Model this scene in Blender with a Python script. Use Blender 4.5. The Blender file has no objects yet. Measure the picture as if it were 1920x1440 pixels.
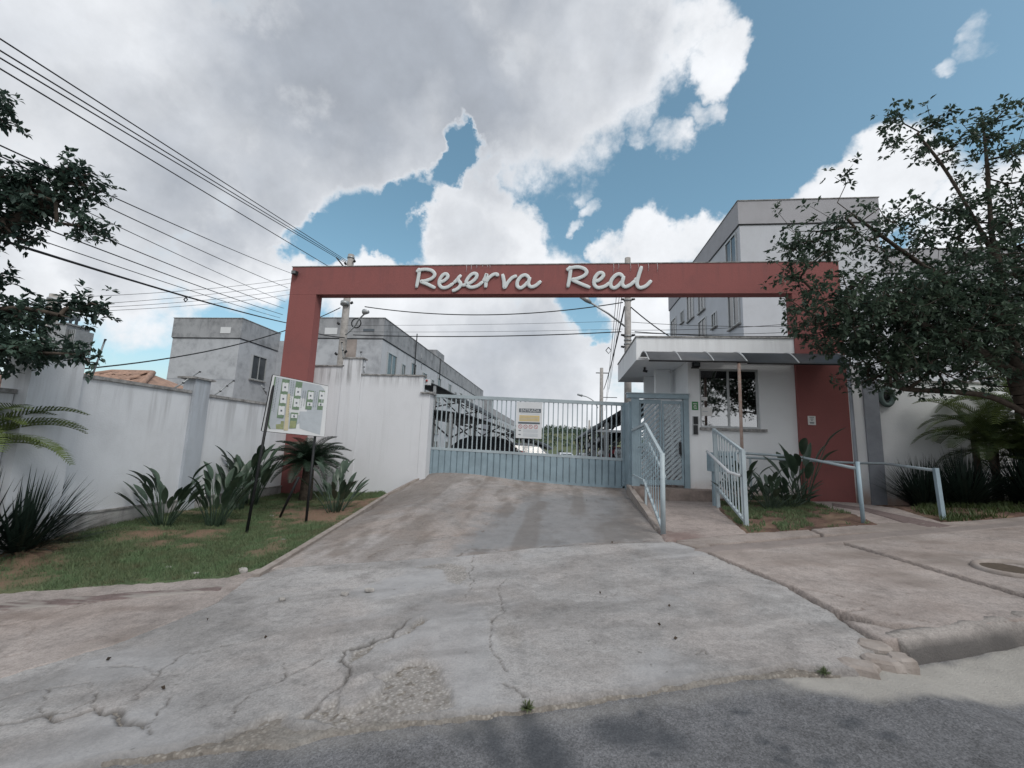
import bpy, math, random
import numpy as np
from math import sin, cos, radians, pi, sqrt, atan2
from mathutils import Vector, Matrix, Euler

S = bpy.context.scene
COL = S.collection
random.seed(7); RNG = np.random.default_rng(7)

# ------------------------------------------------------------------ camera
FPX = 800.0; YAW = radians(6.5); PIT = radians(8.2); ROLL = radians(2.15); EYE = 1.55
FW = np.array([-sin(YAW)*cos(PIT), cos(YAW)*cos(PIT), sin(PIT)])
R0 = np.array([cos(YAW), sin(YAW), 0.0]); U0 = np.cross(R0, FW)
RT = R0*cos(ROLL) + U0*sin(ROLL); UP = U0*cos(ROLL) - R0*sin(ROLL)
CAM = np.array([0.0, 0.0, EYE])
cam = bpy.data.cameras.new('camera'); camo = bpy.data.objects.new('camera', cam); COL.objects.link(camo)
cam.sensor_fit = 'HORIZONTAL'; cam.sensor_width = 36.0; cam.lens = 36.0*FPX/1920.0
cam.clip_start = 0.05; cam.clip_end = 3000.0
m = Matrix.Identity(4)
for i in range(3):
    m[i][0] = RT[i]; m[i][1] = UP[i]; m[i][2] = -FW[i]; m[i][3] = CAM[i]
camo.matrix_world = m
S.camera = camo

# measured sight lines: where a point seen in the photograph lies on a known real plane
def ray(px, py): return FW + RT*(px-960)/FPX + UP*(720-py)/FPX
def hY(px, py, Y): d = ray(px, py); return CAM + d*(Y/d[1])
def hX(px, py, X): d = ray(px, py); return CAM + d*(X/d[0])
def hZ(px, py, Z): d = ray(px, py); return CAM + d*((Z-EYE)/d[2])

# ------------------------------------------------------------------ world
SUN_EL = radians(50); SUN_DIR = np.array([0.62, -0.72, 0]); SUN_DIR /= np.linalg.norm(SUN_DIR)
SUN_V = np.array([SUN_DIR[0]*cos(SUN_EL), SUN_DIR[1]*cos(SUN_EL), sin(SUN_EL)])
W = bpy.data.worlds.new('World'); S.world = W; W.use_nodes = True
nt = W.node_tree; nt.nodes.clear()
def wn(t, **k):
    n = nt.nodes.new(t)
    for a, b in k.items(): setattr(n, a, b)
    return n
def wl(a, b): nt.links.new(a, b)
sky = wn('ShaderNodeTexSky', sky_type='NISHITA', sun_disc=False)
sky.sun_elevation = SUN_EL; sky.sun_rotation = atan2(SUN_DIR[0], SUN_DIR[1]); sky.air_density = 1.0; sky.dust_density = 2.2; sky.ozone_density = 1.0
bg_sky = wn('ShaderNodeBackground'); bg_sky.inputs[1].default_value = 0.10
hs = wn('ShaderNodeHueSaturation'); hs.inputs['Saturation'].default_value = 1.03; hs.inputs['Hue'].default_value = 0.47; hs.inputs['Value'].default_value = 1.0
wl(sky.outputs[0], hs.inputs['Color']); wl(hs.outputs[0], bg_sky.inputs[0])
tc = wn('ShaderNodeTexCoord'); DIR = tc.outputs['Generated']
warp = wn('ShaderNodeTexNoise'); warp.inputs['Scale'].default_value = 5.0; warp.inputs['Detail'].default_value = 6.0; warp.inputs['Roughness'].default_value = 0.6
wl(DIR, warp.inputs['Vector'])
wsub = wn('ShaderNodeVectorMath', operation='SUBTRACT'); wl(warp.outputs['Color'], wsub.inputs[0]); wsub.inputs[1].default_value = (.5, .5, .5)
wsc = wn('ShaderNodeVectorMath', operation='SCALE'); wl(wsub.outputs[0], wsc.inputs[0]); wsc.inputs['Scale'].default_value = 0.26
wadd = wn('ShaderNodeVectorMath', operation='ADD'); wl(DIR, wadd.inputs[0]); wl(wsc.outputs[0], wadd.inputs[1])
wnm = wn('ShaderNodeVectorMath', operation='NORMALIZE'); wl(wadd.outputs[0], wnm.inputs[0]); WDIR = wnm.outputs[0]
def unit(v): return v/np.linalg.norm(v)
def wmath(op, a, b, clamp=False):
    n = wn('ShaderNodeMath', operation=op); n.use_clamp = clamp
    for i, v in enumerate((a, b)):
        if v is None: continue
        if isinstance(v, (int, float)): n.inputs[i].default_value = v
        else: wl(v, n.inputs[i])
    return n.outputs[0]
def blob(px, py, r, w, inner=0.15, src=None):
    c = unit(ray(px, py)); e = unit(ray(px + (r if px < 960 else -r), py))
    R = math.acos(min(1, float(c@e)))
    d = wn('ShaderNodeVectorMath', operation='DOT_PRODUCT'); wl(src or WDIR, d.inputs[0]); d.inputs[1].default_value = tuple(c)
    mr = wn('ShaderNodeMapRange', interpolation_type='SMOOTHSTEP')
    wl(d.outputs['Value'], mr.inputs['Value'])
    mr.inputs['From Min'].default_value = cos(R*1.25); mr.inputs['From Max'].default_value = cos(R*inner)
    mr.inputs['To Min'].default_value = 0; mr.inputs['To Max'].default_value = w
    return mr.outputs['Result']
POS = [(900,40,330,1),(1130,70,170,.95),(1275,50,100,.9),(1335,105,62,.9),(1305,150,50,.75),(620,80,380,1),(300,160,420,1),(60,330,330,1),(620,310,200,1),(480,400,190,1),
       (800,220,190,1),(1000,170,200,1),(1110,215,90,.72),(560,330,220,1),(750,310,90,.9),(905,375,85,1),(925,330,52,.9),(880,450,110,1),(955,455,80,.95),(800,445,40,.75),(775,450,30,.6),
       (420,480,150,.95),(230,470,190,.9),(260,590,130,.62),(110,520,130,.75),(1240,270,48,.66),(1190,235,45,.64),(1300,225,36,.55),(1135,382,34,.6),(1120,335,36,.56),(1105,420,22,.5),
       (1640,350,115,1),(1720,340,110,1),(1830,400,150,.9),(1570,350,55,.85),(1250,470,72,1),(1190,480,48,.9),(1315,465,60,.9),
       (850,660,250,1),(1060,640,170,1),(1230,590,120,.9),(1080,740,170,.9),(700,560,120,.9),(730,490,26,.7),(680,490,30,.7),(990,490,40,.85),(1000,700,200,1),
       (1865,80,60,.45),(1885,15,60,.44),(1790,130,40,.44),(20,700,120,.6),(1900,560,140,.7),
       (-500,300,700,.9),(-900,100,700,.8),(700,-700,500,.85),(200,-500,500,.95),(1500,-900,350,.7),(2700,200,450,.75)]
dens = None
for b in POS:
    o = blob(*b); dens = o if dens is None else wmath('MAXIMUM', dens, o)
for b in [(690,420,85,-.9),(772,392,46,-.7),(838,335,36,-.75),(858,285,38,-.8),(848,250,30,-.6),(600,448,58,-.85),(740,455,60,-.7),(1072,560,40,-.5),(1108,585,34,-.6),(1128,622,24,-.55)]:
    dens = wmath('ADD', dens, blob(*b))
def behind(v, w, lo, hi):      # unseen cloud added behind the camera, thickened to brighten the walls facing it
    d = wn('ShaderNodeVectorMath', operation='DOT_PRODUCT'); wl(WDIR, d.inputs[0]); d.inputs[1].default_value = tuple(unit(np.array(v)))
    mr = wn('ShaderNodeMapRange', interpolation_type='SMOOTHSTEP'); wl(d.outputs['Value'], mr.inputs['Value'])
    mr.inputs['From Min'].default_value = lo; mr.inputs['From Max'].default_value = hi; mr.inputs['To Max'].default_value = w
    return mr.outputs['Result']
dens = wmath('MAXIMUM', dens, behind((0.1, -1, .35), .95, -.25, .35))
n1 = wn('ShaderNodeTexNoise'); n1.inputs['Scale'].default_value = 7.0; n1.inputs['Detail'].default_value = 9.0; n1.inputs['Roughness'].default_value = 0.62
wl(DIR, n1.inputs['Vector'])
nd = wmath('MULTIPLY', wmath('SUBTRACT', n1.outputs['Fac'], 0.5), 1.5)
dn = wmath('ADD', dens, nd)
mk = wn('ShaderNodeMapRange', interpolation_type='SMOOTHSTEP'); wl(dn, mk.inputs['Value'])
mk.inputs['From Min'].default_value = 0.30; mk.inputs['From Max'].default_value = 0.82
grey = None
for b in [(880,40,340,1),(640,110,300,.9),(1080,90,160,.8),(330,330,210,.95),(470,300,190,.75),(800,180,200,.85),(250,420,160,.8),(870,455,75,.45),(960,700,170,.75),(1060,660,120,.35),(150,200,260,.45),(820,650,90,.3),(-600,200,600,.5),(500,-600,600,.8)]:
    o = blob(*b, inner=0.0); grey = o if grey is None else wmath('MAXIMUM', grey, o)
n2 = wn('ShaderNodeTexNoise'); n2.inputs['Scale'].default_value = 3.6; n2.inputs['Detail'].default_value = 6.0
wl(DIR, n2.inputs['Vector'])
gf = wmath('MULTIPLY', grey, wmath('ADD', wmath('MULTIPLY', n2.outputs['Fac'], 2.6), -0.35), True)
edge = wn('ShaderNodeMapRange', interpolation_type='SMOOTHSTEP'); wl(dn, edge.inputs['Value'])
edge.inputs['From Min'].default_value = 0.45; edge.inputs['From Max'].default_value = 0.95
gf = wmath('MULTIPLY', gf, edge.outputs['Result'], True)
cm = wn('ShaderNodeMix', data_type='RGBA'); wl(gf, cm.inputs['Factor'])
cm.inputs['A'].default_value = (.525, .54, .562, 1); cm.inputs['B'].default_value = (.245, .266, .30, 1)
SHIFT = wn('ShaderNodeVectorMath', operation='ADD'); wl(DIR, SHIFT.inputs[0]); SHIFT.inputs[1].default_value = tuple(SUN_V*.05)
n1s = wn('ShaderNodeTexNoise'); n1s.inputs['Scale'].default_value = 7.0; n1s.inputs['Detail'].default_value = 9.0; n1s.inputs['Roughness'].default_value = 0.62
wl(SHIFT.outputs[0], n1s.inputs['Vector'])
n3 = wmath('ADD', wmath('MULTIPLY', wmath('SUBTRACT', n1.outputs['Fac'], n1s.outputs['Fac']), 0.42), 1.0)   # billows: lit side towards the sun
cs = wn('ShaderNodeVectorMath', operation='SCALE'); wl(cm.outputs['Result'], cs.inputs[0]); wl(n3, cs.inputs['Scale'])
bg_cl = wn('ShaderNodeBackground'); wl(cs.outputs[0], bg_cl.inputs[0]); bg_cl.inputs[1].default_value = 1.0
mx = wn('ShaderNodeMixShader'); wl(mk.outputs['Result'], mx.inputs[0]); wl(bg_sky.outputs[0], mx.inputs[1]); wl(bg_cl.outputs[0], mx.inputs[2])
wo = wn('ShaderNodeOutputWorld'); wl(mx.outputs[0], wo.inputs[0])

sun = bpy.data.lights.new('sun', 'SUN'); sun.energy = 1.05; sun.angle = radians(20); sun.color = (1.0, .96, .9)
suno = bpy.data.objects.new('sun', sun); COL.objects.link(suno)
suno.rotation_euler = Vector(tuple(SUN_V)).to_track_quat('Z', 'Y').to_euler()
S.view_settings.view_transform = 'Standard'; S.view_settings.look = 'None'; S.view_settings.exposure = 0.74; S.view_settings.gamma = 1.0
S.view_settings.use_curve_mapping = False

# ------------------------------------------------------------------ materials
def mat(name, base, rough=.8, var=.12, scale=6.0, bump=0.0, bscale=60., spec=.3, metal=0.0, c2=None, trans=0.0, detail=6.0):
    M = bpy.data.materials.new(name); M.use_nodes = True; t = M.node_tree; p = t.nodes['Principled BSDF']
    p.inputs['Roughness'].default_value = rough; p.inputs['Specular IOR Level'].default_value = spec; p.inputs['Metallic'].default_value = metal
    g = t.nodes.new('ShaderNodeNewGeometry')
    n = t.nodes.new('ShaderNodeTexNoise'); n.inputs['Scale'].default_value = scale; n.inputs['Detail'].default_value = detail; n.inputs['Roughness'].default_value = .62
    t.links.new(g.outputs['Position'], n.inputs['Vector'])
    r = t.nodes.new('ShaderNodeValToRGB'); r.color_ramp.elements[0].position = .3; r.color_ramp.elements[1].position = .7
    b = np.array(base); d = np.array(c2) if c2 is not None else b*(1-2*var)
    r.color_ramp.elements[0].color = (*d, 1); r.color_ramp.elements[1].color = (*(b*(1+var*.4)), 1)
    t.links.new(n.outputs['Fac'], r.inputs['Fac']); t.links.new(r.outputs['Color'], p.inputs['Base Color'])
    if bump:
        n2 = t.nodes.new('ShaderNodeTexNoise'); n2.inputs['Scale'].default_value = bscale; n2.inputs['Detail'].default_value = 5
        t.links.new(g.outputs['Position'], n2.inputs['Vector'])
        bp = t.nodes.new('ShaderNodeBump'); bp.inputs['Strength'].default_value = bump; bp.inputs['Distance'].default_value = .01
        t.links.new(n2.outputs['Fac'], bp.inputs['Height']); t.links.new(bp.outputs['Normal'], p.inputs['Normal'])
    if trans:
        out = t.nodes['Material Output']; tr = t.nodes.new('ShaderNodeBsdfTranslucent'); ms = t.nodes.new('ShaderNodeMixShader')
        ms.inputs[0].default_value = trans; t.links.new(r.outputs['Color'], tr.inputs['Color'])
        t.links.new(p.outputs[0], ms.inputs[1]); t.links.new(tr.outputs[0], ms.inputs[2]); t.links.new(ms.outputs[0], out.inputs['Surface'])
    return M

def plaster(name, base, dirt, top=None, fall=.9, amt=.7, low=None, lowc=(.30, .2, .15), lowh=.35, gen=.35, sx=5.0):
    """painted render: blotches, rain streaks running down from the top edge, soil splash near the foot"""
    M = bpy.data.materials.new(name); M.use_nodes = True; t = M.node_tree; p = t.nodes['Principled BSDF']
    p.inputs['Roughness'].default_value = .88; p.inputs['Specular IOR Level'].default_value = .2
    N = t.nodes.new; L = t.links.new
    g = N('ShaderNodeNewGeometry'); sp = N('ShaderNodeSeparateXYZ'); L(g.outputs['Position'], sp.inputs[0])
    mp = N('ShaderNodeMapping'); mp.inputs['Scale'].default_value = (sx, sx, .28); L(g.outputs['Position'], mp.inputs['Vector'])
    ns = N('ShaderNodeTexNoise'); ns.inputs['Scale'].default_value = 1.0; ns.inputs['Detail'].default_value = 7; ns.inputs['Roughness'].default_value = .65; L(mp.outputs[0], ns.inputs['Vector'])
    nb = N('ShaderNodeTexNoise'); nb.inputs['Scale'].default_value = 1.1; nb.inputs['Detail'].default_value = 9; nb.inputs['Roughness'].default_value = .68; L(g.outputs['Position'], nb.inputs['Vector'])
    def M2(op, a, b, cl=True):
        n = N('ShaderNodeMath'); n.operation = op; n.use_clamp = cl
        for i, v in enumerate((a, b)):
            if isinstance(v, (int, float)): n.inputs[i].default_value = v
            else: L(v, n.inputs[i])
        return n.outputs[0]
    def mrange(v, a, b, c, d):
        n = N('ShaderNodeMapRange'); n.interpolation_type = 'SMOOTHSTEP'; L(v, n.inputs['Value'])
        for k, x in zip(('From Min', 'From Max', 'To Min', 'To Max'), (a, b, c, d)): n.inputs[k].default_value = x
        return n.outputs['Result']
    fac = M2('MULTIPLY', mrange(nb.outputs['Fac'], .42, .72, 0, 1), gen)
    if top is not None:
        h = mrange(sp.outputs['Z'], top-fall, top, 0, 1)
        st = mrange(ns.outputs['Fac'], .44, .66, 0, 1)
        fac = M2('MAXIMUM', fac, M2('MULTIPLY', M2('MULTIPLY', h, st), amt))
        st2 = M2('MULTIPLY', mrange(ns.outputs['Fac'], .5, .75, 0, 1), .4*amt*min(1, fall))
        fac = M2('MAXIMUM', fac, st2)
    mixa = N('ShaderNodeMix'); mixa.data_type = 'RGBA'; L(fac, mixa.inputs['Factor'])
    mixa.inputs['A'].default_value = (*base, 1); mixa.inputs['B'].default_value = (*dirt, 1)
    col = mixa.outputs['Result']
    if low is not None:
        h = mrange(sp.outputs['Z'], low, low+lowh, 1, 0)
        f2 = M2('MULTIPLY', h, mrange(nb.outputs['Fac'], .3, .6, .15, .85))
        mb = N('ShaderNodeMix'); mb.data_type = 'RGBA'; L(f2, mb.inputs['Factor']); L(col, mb.inputs['A']); mb.inputs['B'].default_value = (*lowc, 1); col = mb.outputs['Result']
    L(col, p.inputs['Base Color'])
    n2 = N('ShaderNodeTexNoise'); n2.inputs['Scale'].default_value = 45; n2.inputs['Detail'].default_value = 6; L(g.outputs['Position'], n2.inputs['Vector'])
    bp = N('ShaderNodeBump'); bp.inputs['Strength'].default_value = .35; bp.inputs['Distance'].default_value = .012
    L(n2.outputs['Fac'], bp.inputs['Height']); L(bp.outputs['Normal'], p.inputs['Normal'])
    return M

def groundmat(name, base, var, rough, c_dirt, c_agg, c_patch, bump=.5, speck=0.0, rosy=None):
    """ground sheet: 'wear' attribute r = dirt in cracks and stains, g = exposed stones, b = cement patch"""
    M = bpy.data.materials.new(name); M.use_nodes = True; t = M.node_tree; p = t.nodes['Principled BSDF']
    p.inputs['Roughness'].default_value = rough; p.inputs['Specular IOR Level'].default_value = .25
    N = t.nodes.new; L = t.links.new
    g = N('ShaderNodeNewGeometry'); at = N('ShaderNodeAttribute'); at.attribute_name = 'wear'
    sep = N('ShaderNodeSeparateColor'); L(at.outputs['Color'], sep.inputs[0])
    def noise(sc, det=8, ro=.65, dist=0.0):
        n = N('ShaderNodeTexNoise'); n.inputs['Scale'].default_value = sc; n.inputs['Detail'].default_value = det; n.inputs['Roughness'].default_value = ro
        n.inputs['Distortion'].default_value = dist
        L(g.outputs['Position'], n.inputs['Vector']); return n.outputs['Fac']
    def ramp(v, stops):
        r = N('ShaderNodeValToRGB'); e = r.color_ramp.elements
        e[0].position, e[0].color = stops[0][0], (*stops[0][1], 1); e[1].position, e[1].color = stops[-1][0], (*stops[-1][1], 1)
        for q, c in stops[1:-1]: x = e.new(q); x.color = (*c, 1)
        L(v, r.inputs['Fac']); return r.outputs['Color']
    def mix(f, a, b, mode='MIX'):
        n = N('ShaderNodeMix'); n.data_type = 'RGBA'; n.blend_type = mode
        if isinstance(f, (int, float)): n.inputs['Factor'].default_value = f
        else: L(f, n.inputs['Factor'])
        for k, v in (('A', a), ('B', b)):
            if isinstance(v, tuple): n.inputs[k].default_value = (*v, 1)
            else: L(v, n.inputs[k])
        return n.outputs['Result']
    B = np.array(base)
    big = noise(.55, 6, .6, .4); mid = noise(3.5, 9, .7); fine = noise(70, 4, .7)
    c = ramp(big, [(.3, tuple(B*(1-var))), (.5, tuple(B)), (.7, tuple(B*(1+var*.7)))])
    if rosy: 
        mm = N('ShaderNodeMapRange'); L(noise(.9, 5, .6, .6), mm.inputs['Value']); mm.inputs['From Min'].default_value = .45; mm.inputs['From Max'].default_value = .65; mm.inputs['To Max'].default_value = .7
        c = mix(mm.outputs['Result'], c, rosy)
    c = mix(.8, c, ramp(mid, [(.3, (.62,)*3), (.5, (1.,)*3), (.72, (1.12,)*3)]), 'MULTIPLY')
    c = mix(.85, c, ramp(fine, [(.3, (.68,)*3), (.5, (1.,)*3), (.7, (1.25,)*3)]), 'MULTIPLY')
    c = mix(.75, c, ramp(noise(17, 9, .75), [(.3, (.66,)*3), (.5, (1.,)*3), (.7, (1.2,)*3)]), 'MULTIPLY')
    if speck:
        v = N('ShaderNodeTexVoronoi'); v.inputs['Scale'].default_value = 130; L(g.outputs['Position'], v.inputs['Vector'])
        c = mix(speck, c, ramp(v.outputs['Color'], [(.2, (.45,)*3), (.8, (1.5,)*3)]), 'MULTIPLY')
    vor = N('ShaderNodeTexVoronoi'); vor.inputs['Scale'].default_value = 42; L(g.outputs['Position'], vor.inputs['Vector'])
    vo2 = N('ShaderNodeTexVoronoi'); vo2.inputs['Scale'].default_value = 42; L(g.outputs['Position'], vo2.inputs['Vector'])
    A = np.array(c_agg)
    agg = ramp(vo2.outputs['Color'], [(.1, tuple(A*.62)), (.45, tuple(A)), (.9, tuple(A*1.15))])
    agg = mix(.8, agg, ramp(vor.outputs['Distance'], [(.25, (1.,)*3), (.5, (.55, .52, .5))]), 'MULTIPLY')
    c = mix(sep.outputs['Blue'], c, mix(.6, c_patch, ramp(mid, [(.3, (.7,)*3), (.7, (1.15,)*3)]), 'MULTIPLY'))
    c = mix(sep.outputs['Green'], c, agg)
    c = mix(sep.outputs['Red'], c, c_dirt)
    L(c, p.inputs['Base Color'])
    bp = N('ShaderNodeBump'); bp.inputs['Strength'].default_value = bump; bp.inputs['Distance'].default_value = .012
    ad = N('ShaderNodeMath'); ad.operation = 'MULTIPLY_ADD'; L(mid, ad.inputs[0]); ad.inputs[1].default_value = 1.2; L(fine, ad.inputs[2])
    L(ad.outputs[0], bp.inputs['Height']); L(bp.outputs['Normal'], p.inputs['Normal'])
    return M

M_RED = plaster('terracotta_paint', (.262, .100, .095), (.185, .085, .085), top=6.3, fall=.8, amt=.6, gen=.45)
M_WALL = plaster('white_render', (.66, .685, .72), (.32, .325, .34), top=2.4, fall=1.6, amt=.6, low=-.1, lowh=.45, lowc=(.3, .25, .22), gen=.25, sx=3.2)
M_WALLF = plaster('white_render_front', (.65, .665, .695), (.2, .2, .205), top=3.38, fall=.5, amt=.8, gen=.10, sx=5)
M_PLINTH = plaster('stained_plinth', (.40, .40, .40), (.10, .09, .085), top=.3, fall=.5, amt=.5, low=-.1, lowh=.35, lowc=(.08, .06, .05), gen=.7)
M_COPE = mat('weathered_coping', (.36, .355, .35), .9, .35, 9, .3)
M_HOUSE = plaster('guard_house_render', (.77, .79, .81), (.5, .5, .51), top=4.4, fall=.8, amt=.35, low=.6, lowh=.4, lowc=(.42, .28, .22), gen=.15)
M_SOFFIT = mat('soffit_paint', (.56, .58, .60), .9, .1, 2, .1)
M_BLK = plaster('block_render', (.44, .46, .49), (.17, .18, .20), top=8.9, fall=2.4, amt=.75, gen=.6, sx=1.3)
M_BLKS = plaster('block_render_lit_side', (.51, .53, .56), (.27, .275, .29), top=7.6, fall=1.6, amt=.45, gen=.25, sx=1.3)  # lighter copy of the block render: light on the side face is in the colour
M_PARA = plaster('block_parapet', (.33, .342, .36), (.10, .105, .115), top=8.9, fall=1.5, amt=.7, gen=.7, sx=1.6)
M_PARA2 = plaster('right_parapet', (.36, .36, .385), (.24, .24, .25), top=13.6, fall=1.0, amt=.3, gen=.3, sx=1.3)
M_BLK2 = plaster('right_block_render', (.50, .52, .56), (.37, .38, .40), top=12.3, fall=3, amt=.3, gen=.3, sx=1.3)
M_GREYBAND = mat('grey_paint_and_shade', (.30, .32, .36), .9, .12, 3, .1)
M_BLUE = mat('grey_blue_steel_paint', (.26, .345, .395), .45, .10, 4, .05, 40, .4)
M_BLUEL = mat('pale_blue_steel_paint', (.37, .435, .468), .45, .10, 4, .05, 40, .4)
M_BLACK = mat('black_steel', (.012, .013, .015), .5, .2, 8)
M_DARK = mat('dark_grey_plastic', (.03, .032, .035), .5, .1, 8)
M_LETTER = mat('letter_white', (.62, .66, .67), .5, .05, 6)
M_POLEC = mat('pole_concrete', (.36, .345, .33), .9, .2, 5, .3)
M_CABLE = mat('cable_black', (.025, .027, .03), .7, .1, 3)
M_STEELG = mat('galvanised_steel', (.36, .38, .39), .45, .12, 12, 0, metal=.5)
M_RUST = mat('rusty_post', (.27, .17, .135), .8, .25, 14, .2, c2=(.36, .31, .28))
M_CONC = groundmat('concrete_apron', (.305, .298, .296), .30, .9, (.075, .07, .065), (.345, .33, .31), (.335, .336, .345), .6, rosy=(.32, .297, .286))
M_DRIVE = groundmat('concrete_driveway', (.288, .27, .262), .25, .9, (.10, .08, .065), (.33, .30, .27), (.205, .21, .218), .6, rosy=(.29, .245, .22))
M_WALK = groundmat('concrete_pavement', (.30, .268, .253), .2, .9, (.12, .09, .075), (.33, .30, .27), (.22, .19, .172), .45, rosy=(.295, .25, .228))
M_RAMP = groundmat('concrete_ramp', (.295, .255, .238), .18, .9, (.12, .09, .075), (.33, .30, .27), (.17, .115, .105), .45)
M_STRIP = groundmat('dark_red_strip', (.155, .12, .115), .2, .9, (.08, .07, .065), (.33, .30, .27), (.31, .29, .27), .5)
M_ASPH = groundmat('asphalt', (.152, .154, .163), .16, .85, (.035, .042, .052), (.30, .28, .26), (.36, .345, .32), 1.0, speck=.5)
M_RUBBLE = groundmat('broken_concrete_base', (.25, .238, .222), .3, .95, (.10, .085, .07), (.29, .268, .24), (.25, .24, .225), 1.0)
M_SOIL = groundmat('red_soil', (.135, .085, .067), .35, .95, (.045, .03, .022), (.22, .14, .1), (.26, .19, .13), 1.0)
M_TURF = groundmat('turf_base', (.085, .118, .062), .35, .95, (.05, .035, .025), (.2, .15, .1), (.215, .135, .098), 1.0)
M_GRASS = mat('grass_blades', (.11, .185, .09), .8, .35, 3, c2=(.13, .13, .075), trans=.25)
M_LEAF = mat('tree_leaf', (.075, .11, .07), .45, .35, 2.5, trans=.3, c2=(.034, .06, .048))
M_LEAF2 = mat('tree_leaf_left', (.066, .104, .076), .45, .35, 2.5, trans=.3, c2=(.03, .056, .052))
M_STREL = mat('strelitzia_leaf', (.05, .085, .055), .42, .25, 5, trans=.08, spec=.5)
M_CYCAD = mat('cycad_leaf', (.028, .055, .034), .4, .25, 5, trans=.05, spec=.5)
M_PALM = mat('palm_leaf', (.15, .195, .06), .5, .3, 3, trans=.2, c2=(.06, .09, .03))
M_SPIKE = mat('spiky_leaf', (.022, .04, .03), .5, .3, 4, trans=.05)
M_SHADEPLANT = mat('dense_palm_leaf', (.04, .066, .026), .5, .35, 3, trans=.1, c2=(.06, .08, .02))
M_STEM = mat('leaf_stalk', (.12, .15, .07), .6, .2, 6)
M_BARK = mat('bark', (.075, .06, .048), .95, .3, 14, .5)
M_BARKP = mat('palm_bark', (.115, .085, .065), .95, .3, 14, .5)
M_TILE = mat('terracotta_tile', (.38, .245, .185), .85, .3, 7, .2, c2=(.22, .15, .12))
M_STONE = mat('pale_stone', (.36, .345, .33), .9, .2, 20, .3)
M_DEADLEAF = mat('dead_leaf', (.085, .065, .048), .8, .2, 20)
M_WHITE = mat('white_sheet', (.62, .64, .66), .5, .03, 3)
M_PAPER = mat('paper', (.66, .66, .65), .8, .03, 3)
M_PGREEN = mat('print_green', (.17, .25, .17), .6, .15, 20)
M_PLGREEN = mat('print_olive', (.30, .33, .18), .6, .15, 20)
M_PSAND = mat('print_sand', (.52, .47, .33), .6, .05, 10)
M_PGREY = mat('print_grey', (.42, .46, .50), .6, .05, 10)
M_PDARK = mat('print_dark', (.10, .12, .14), .6, .05, 10)
M_PRED = mat('print_red', (.45, .12, .12), .6, .05, 10)
M_PORANGE = mat('print_yellow', (.58, .45, .20), .6, .05, 10)
M_SIGNGREEN = mat('sign_green', (.07, .24, .09), .6, .1, 12)
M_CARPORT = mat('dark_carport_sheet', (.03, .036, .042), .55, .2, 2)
M_ALU = mat('aluminium_frame', (.46, .48, .49), .4, .05, 5, metal=.3)
M_HILL = mat('hill_green', (.055, .08, .04), .95, .4, .12, 0, c2=(.12, .12, .07))
M_TERR = mat('far_ground', (.12, .12, .07), .95, .3, .05, 0)
M_INROAD = mat('internal_road', (.24, .235, .23), .9, .15, 1.5, .3)

def glassmat(name, tint, gl=.5, rough=.02):
    M = bpy.data.materials.new(name); M.use_nodes = True; t = M.node_tree; t.nodes.clear()
    N = t.nodes.new; L = t.links.new
    o = N('ShaderNodeOutputMaterial'); mx = N('ShaderNodeMixShader'); tr = N('ShaderNodeBsdfTransparent'); g = N('ShaderNodeBsdfGlossy'); fr = N('ShaderNodeFresnel')
    fr.inputs['IOR'].default_value = 1.5; g.inputs['Roughness'].default_value = rough; tr.inputs['Color'].default_value = (*tint, 1)
    a = N('ShaderNodeMath'); a.operation = 'MULTIPLY_ADD'; L(fr.outputs[0], a.inputs[0]); a.inputs[1].default_value = 1.0; a.inputs[2].default_value = gl; a.use_clamp = True
    nz = N('ShaderNodeTexNoise'); nz.inputs['Scale'].default_value = 2.0; ge = N('ShaderNodeNewGeometry'); L(ge.outputs['Position'], nz.inputs['Vector'])
    bp = N('ShaderNodeBump'); bp.inputs['Strength'].default_value = .03; L(nz.outputs['Fac'], bp.inputs['Height']); L(bp.outputs['Normal'], g.inputs['Normal'])
    L(a.outputs[0], mx.inputs[0]); L(tr.outputs[0], mx.inputs[1]); L(g.outputs[0], mx.inputs[2]); L(mx.outputs[0], o.inputs['Surface'])
    return M
M_GLASS = glassmat('window_glass', (.35, .38, .4), .42)
M_POLY = mat('smoked_polycarbonate', (.22, .228, .24), .3, .12, 3, spec=.5, trans=.5)
M_PANE = mat('dark_pane', (.055, .065, .075), .12, .2, 1.5, spec=.8)
M_PANEL = mat('pale_pane', (.13, .15, .16), .15, .3, 1.5, spec=.8)

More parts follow.
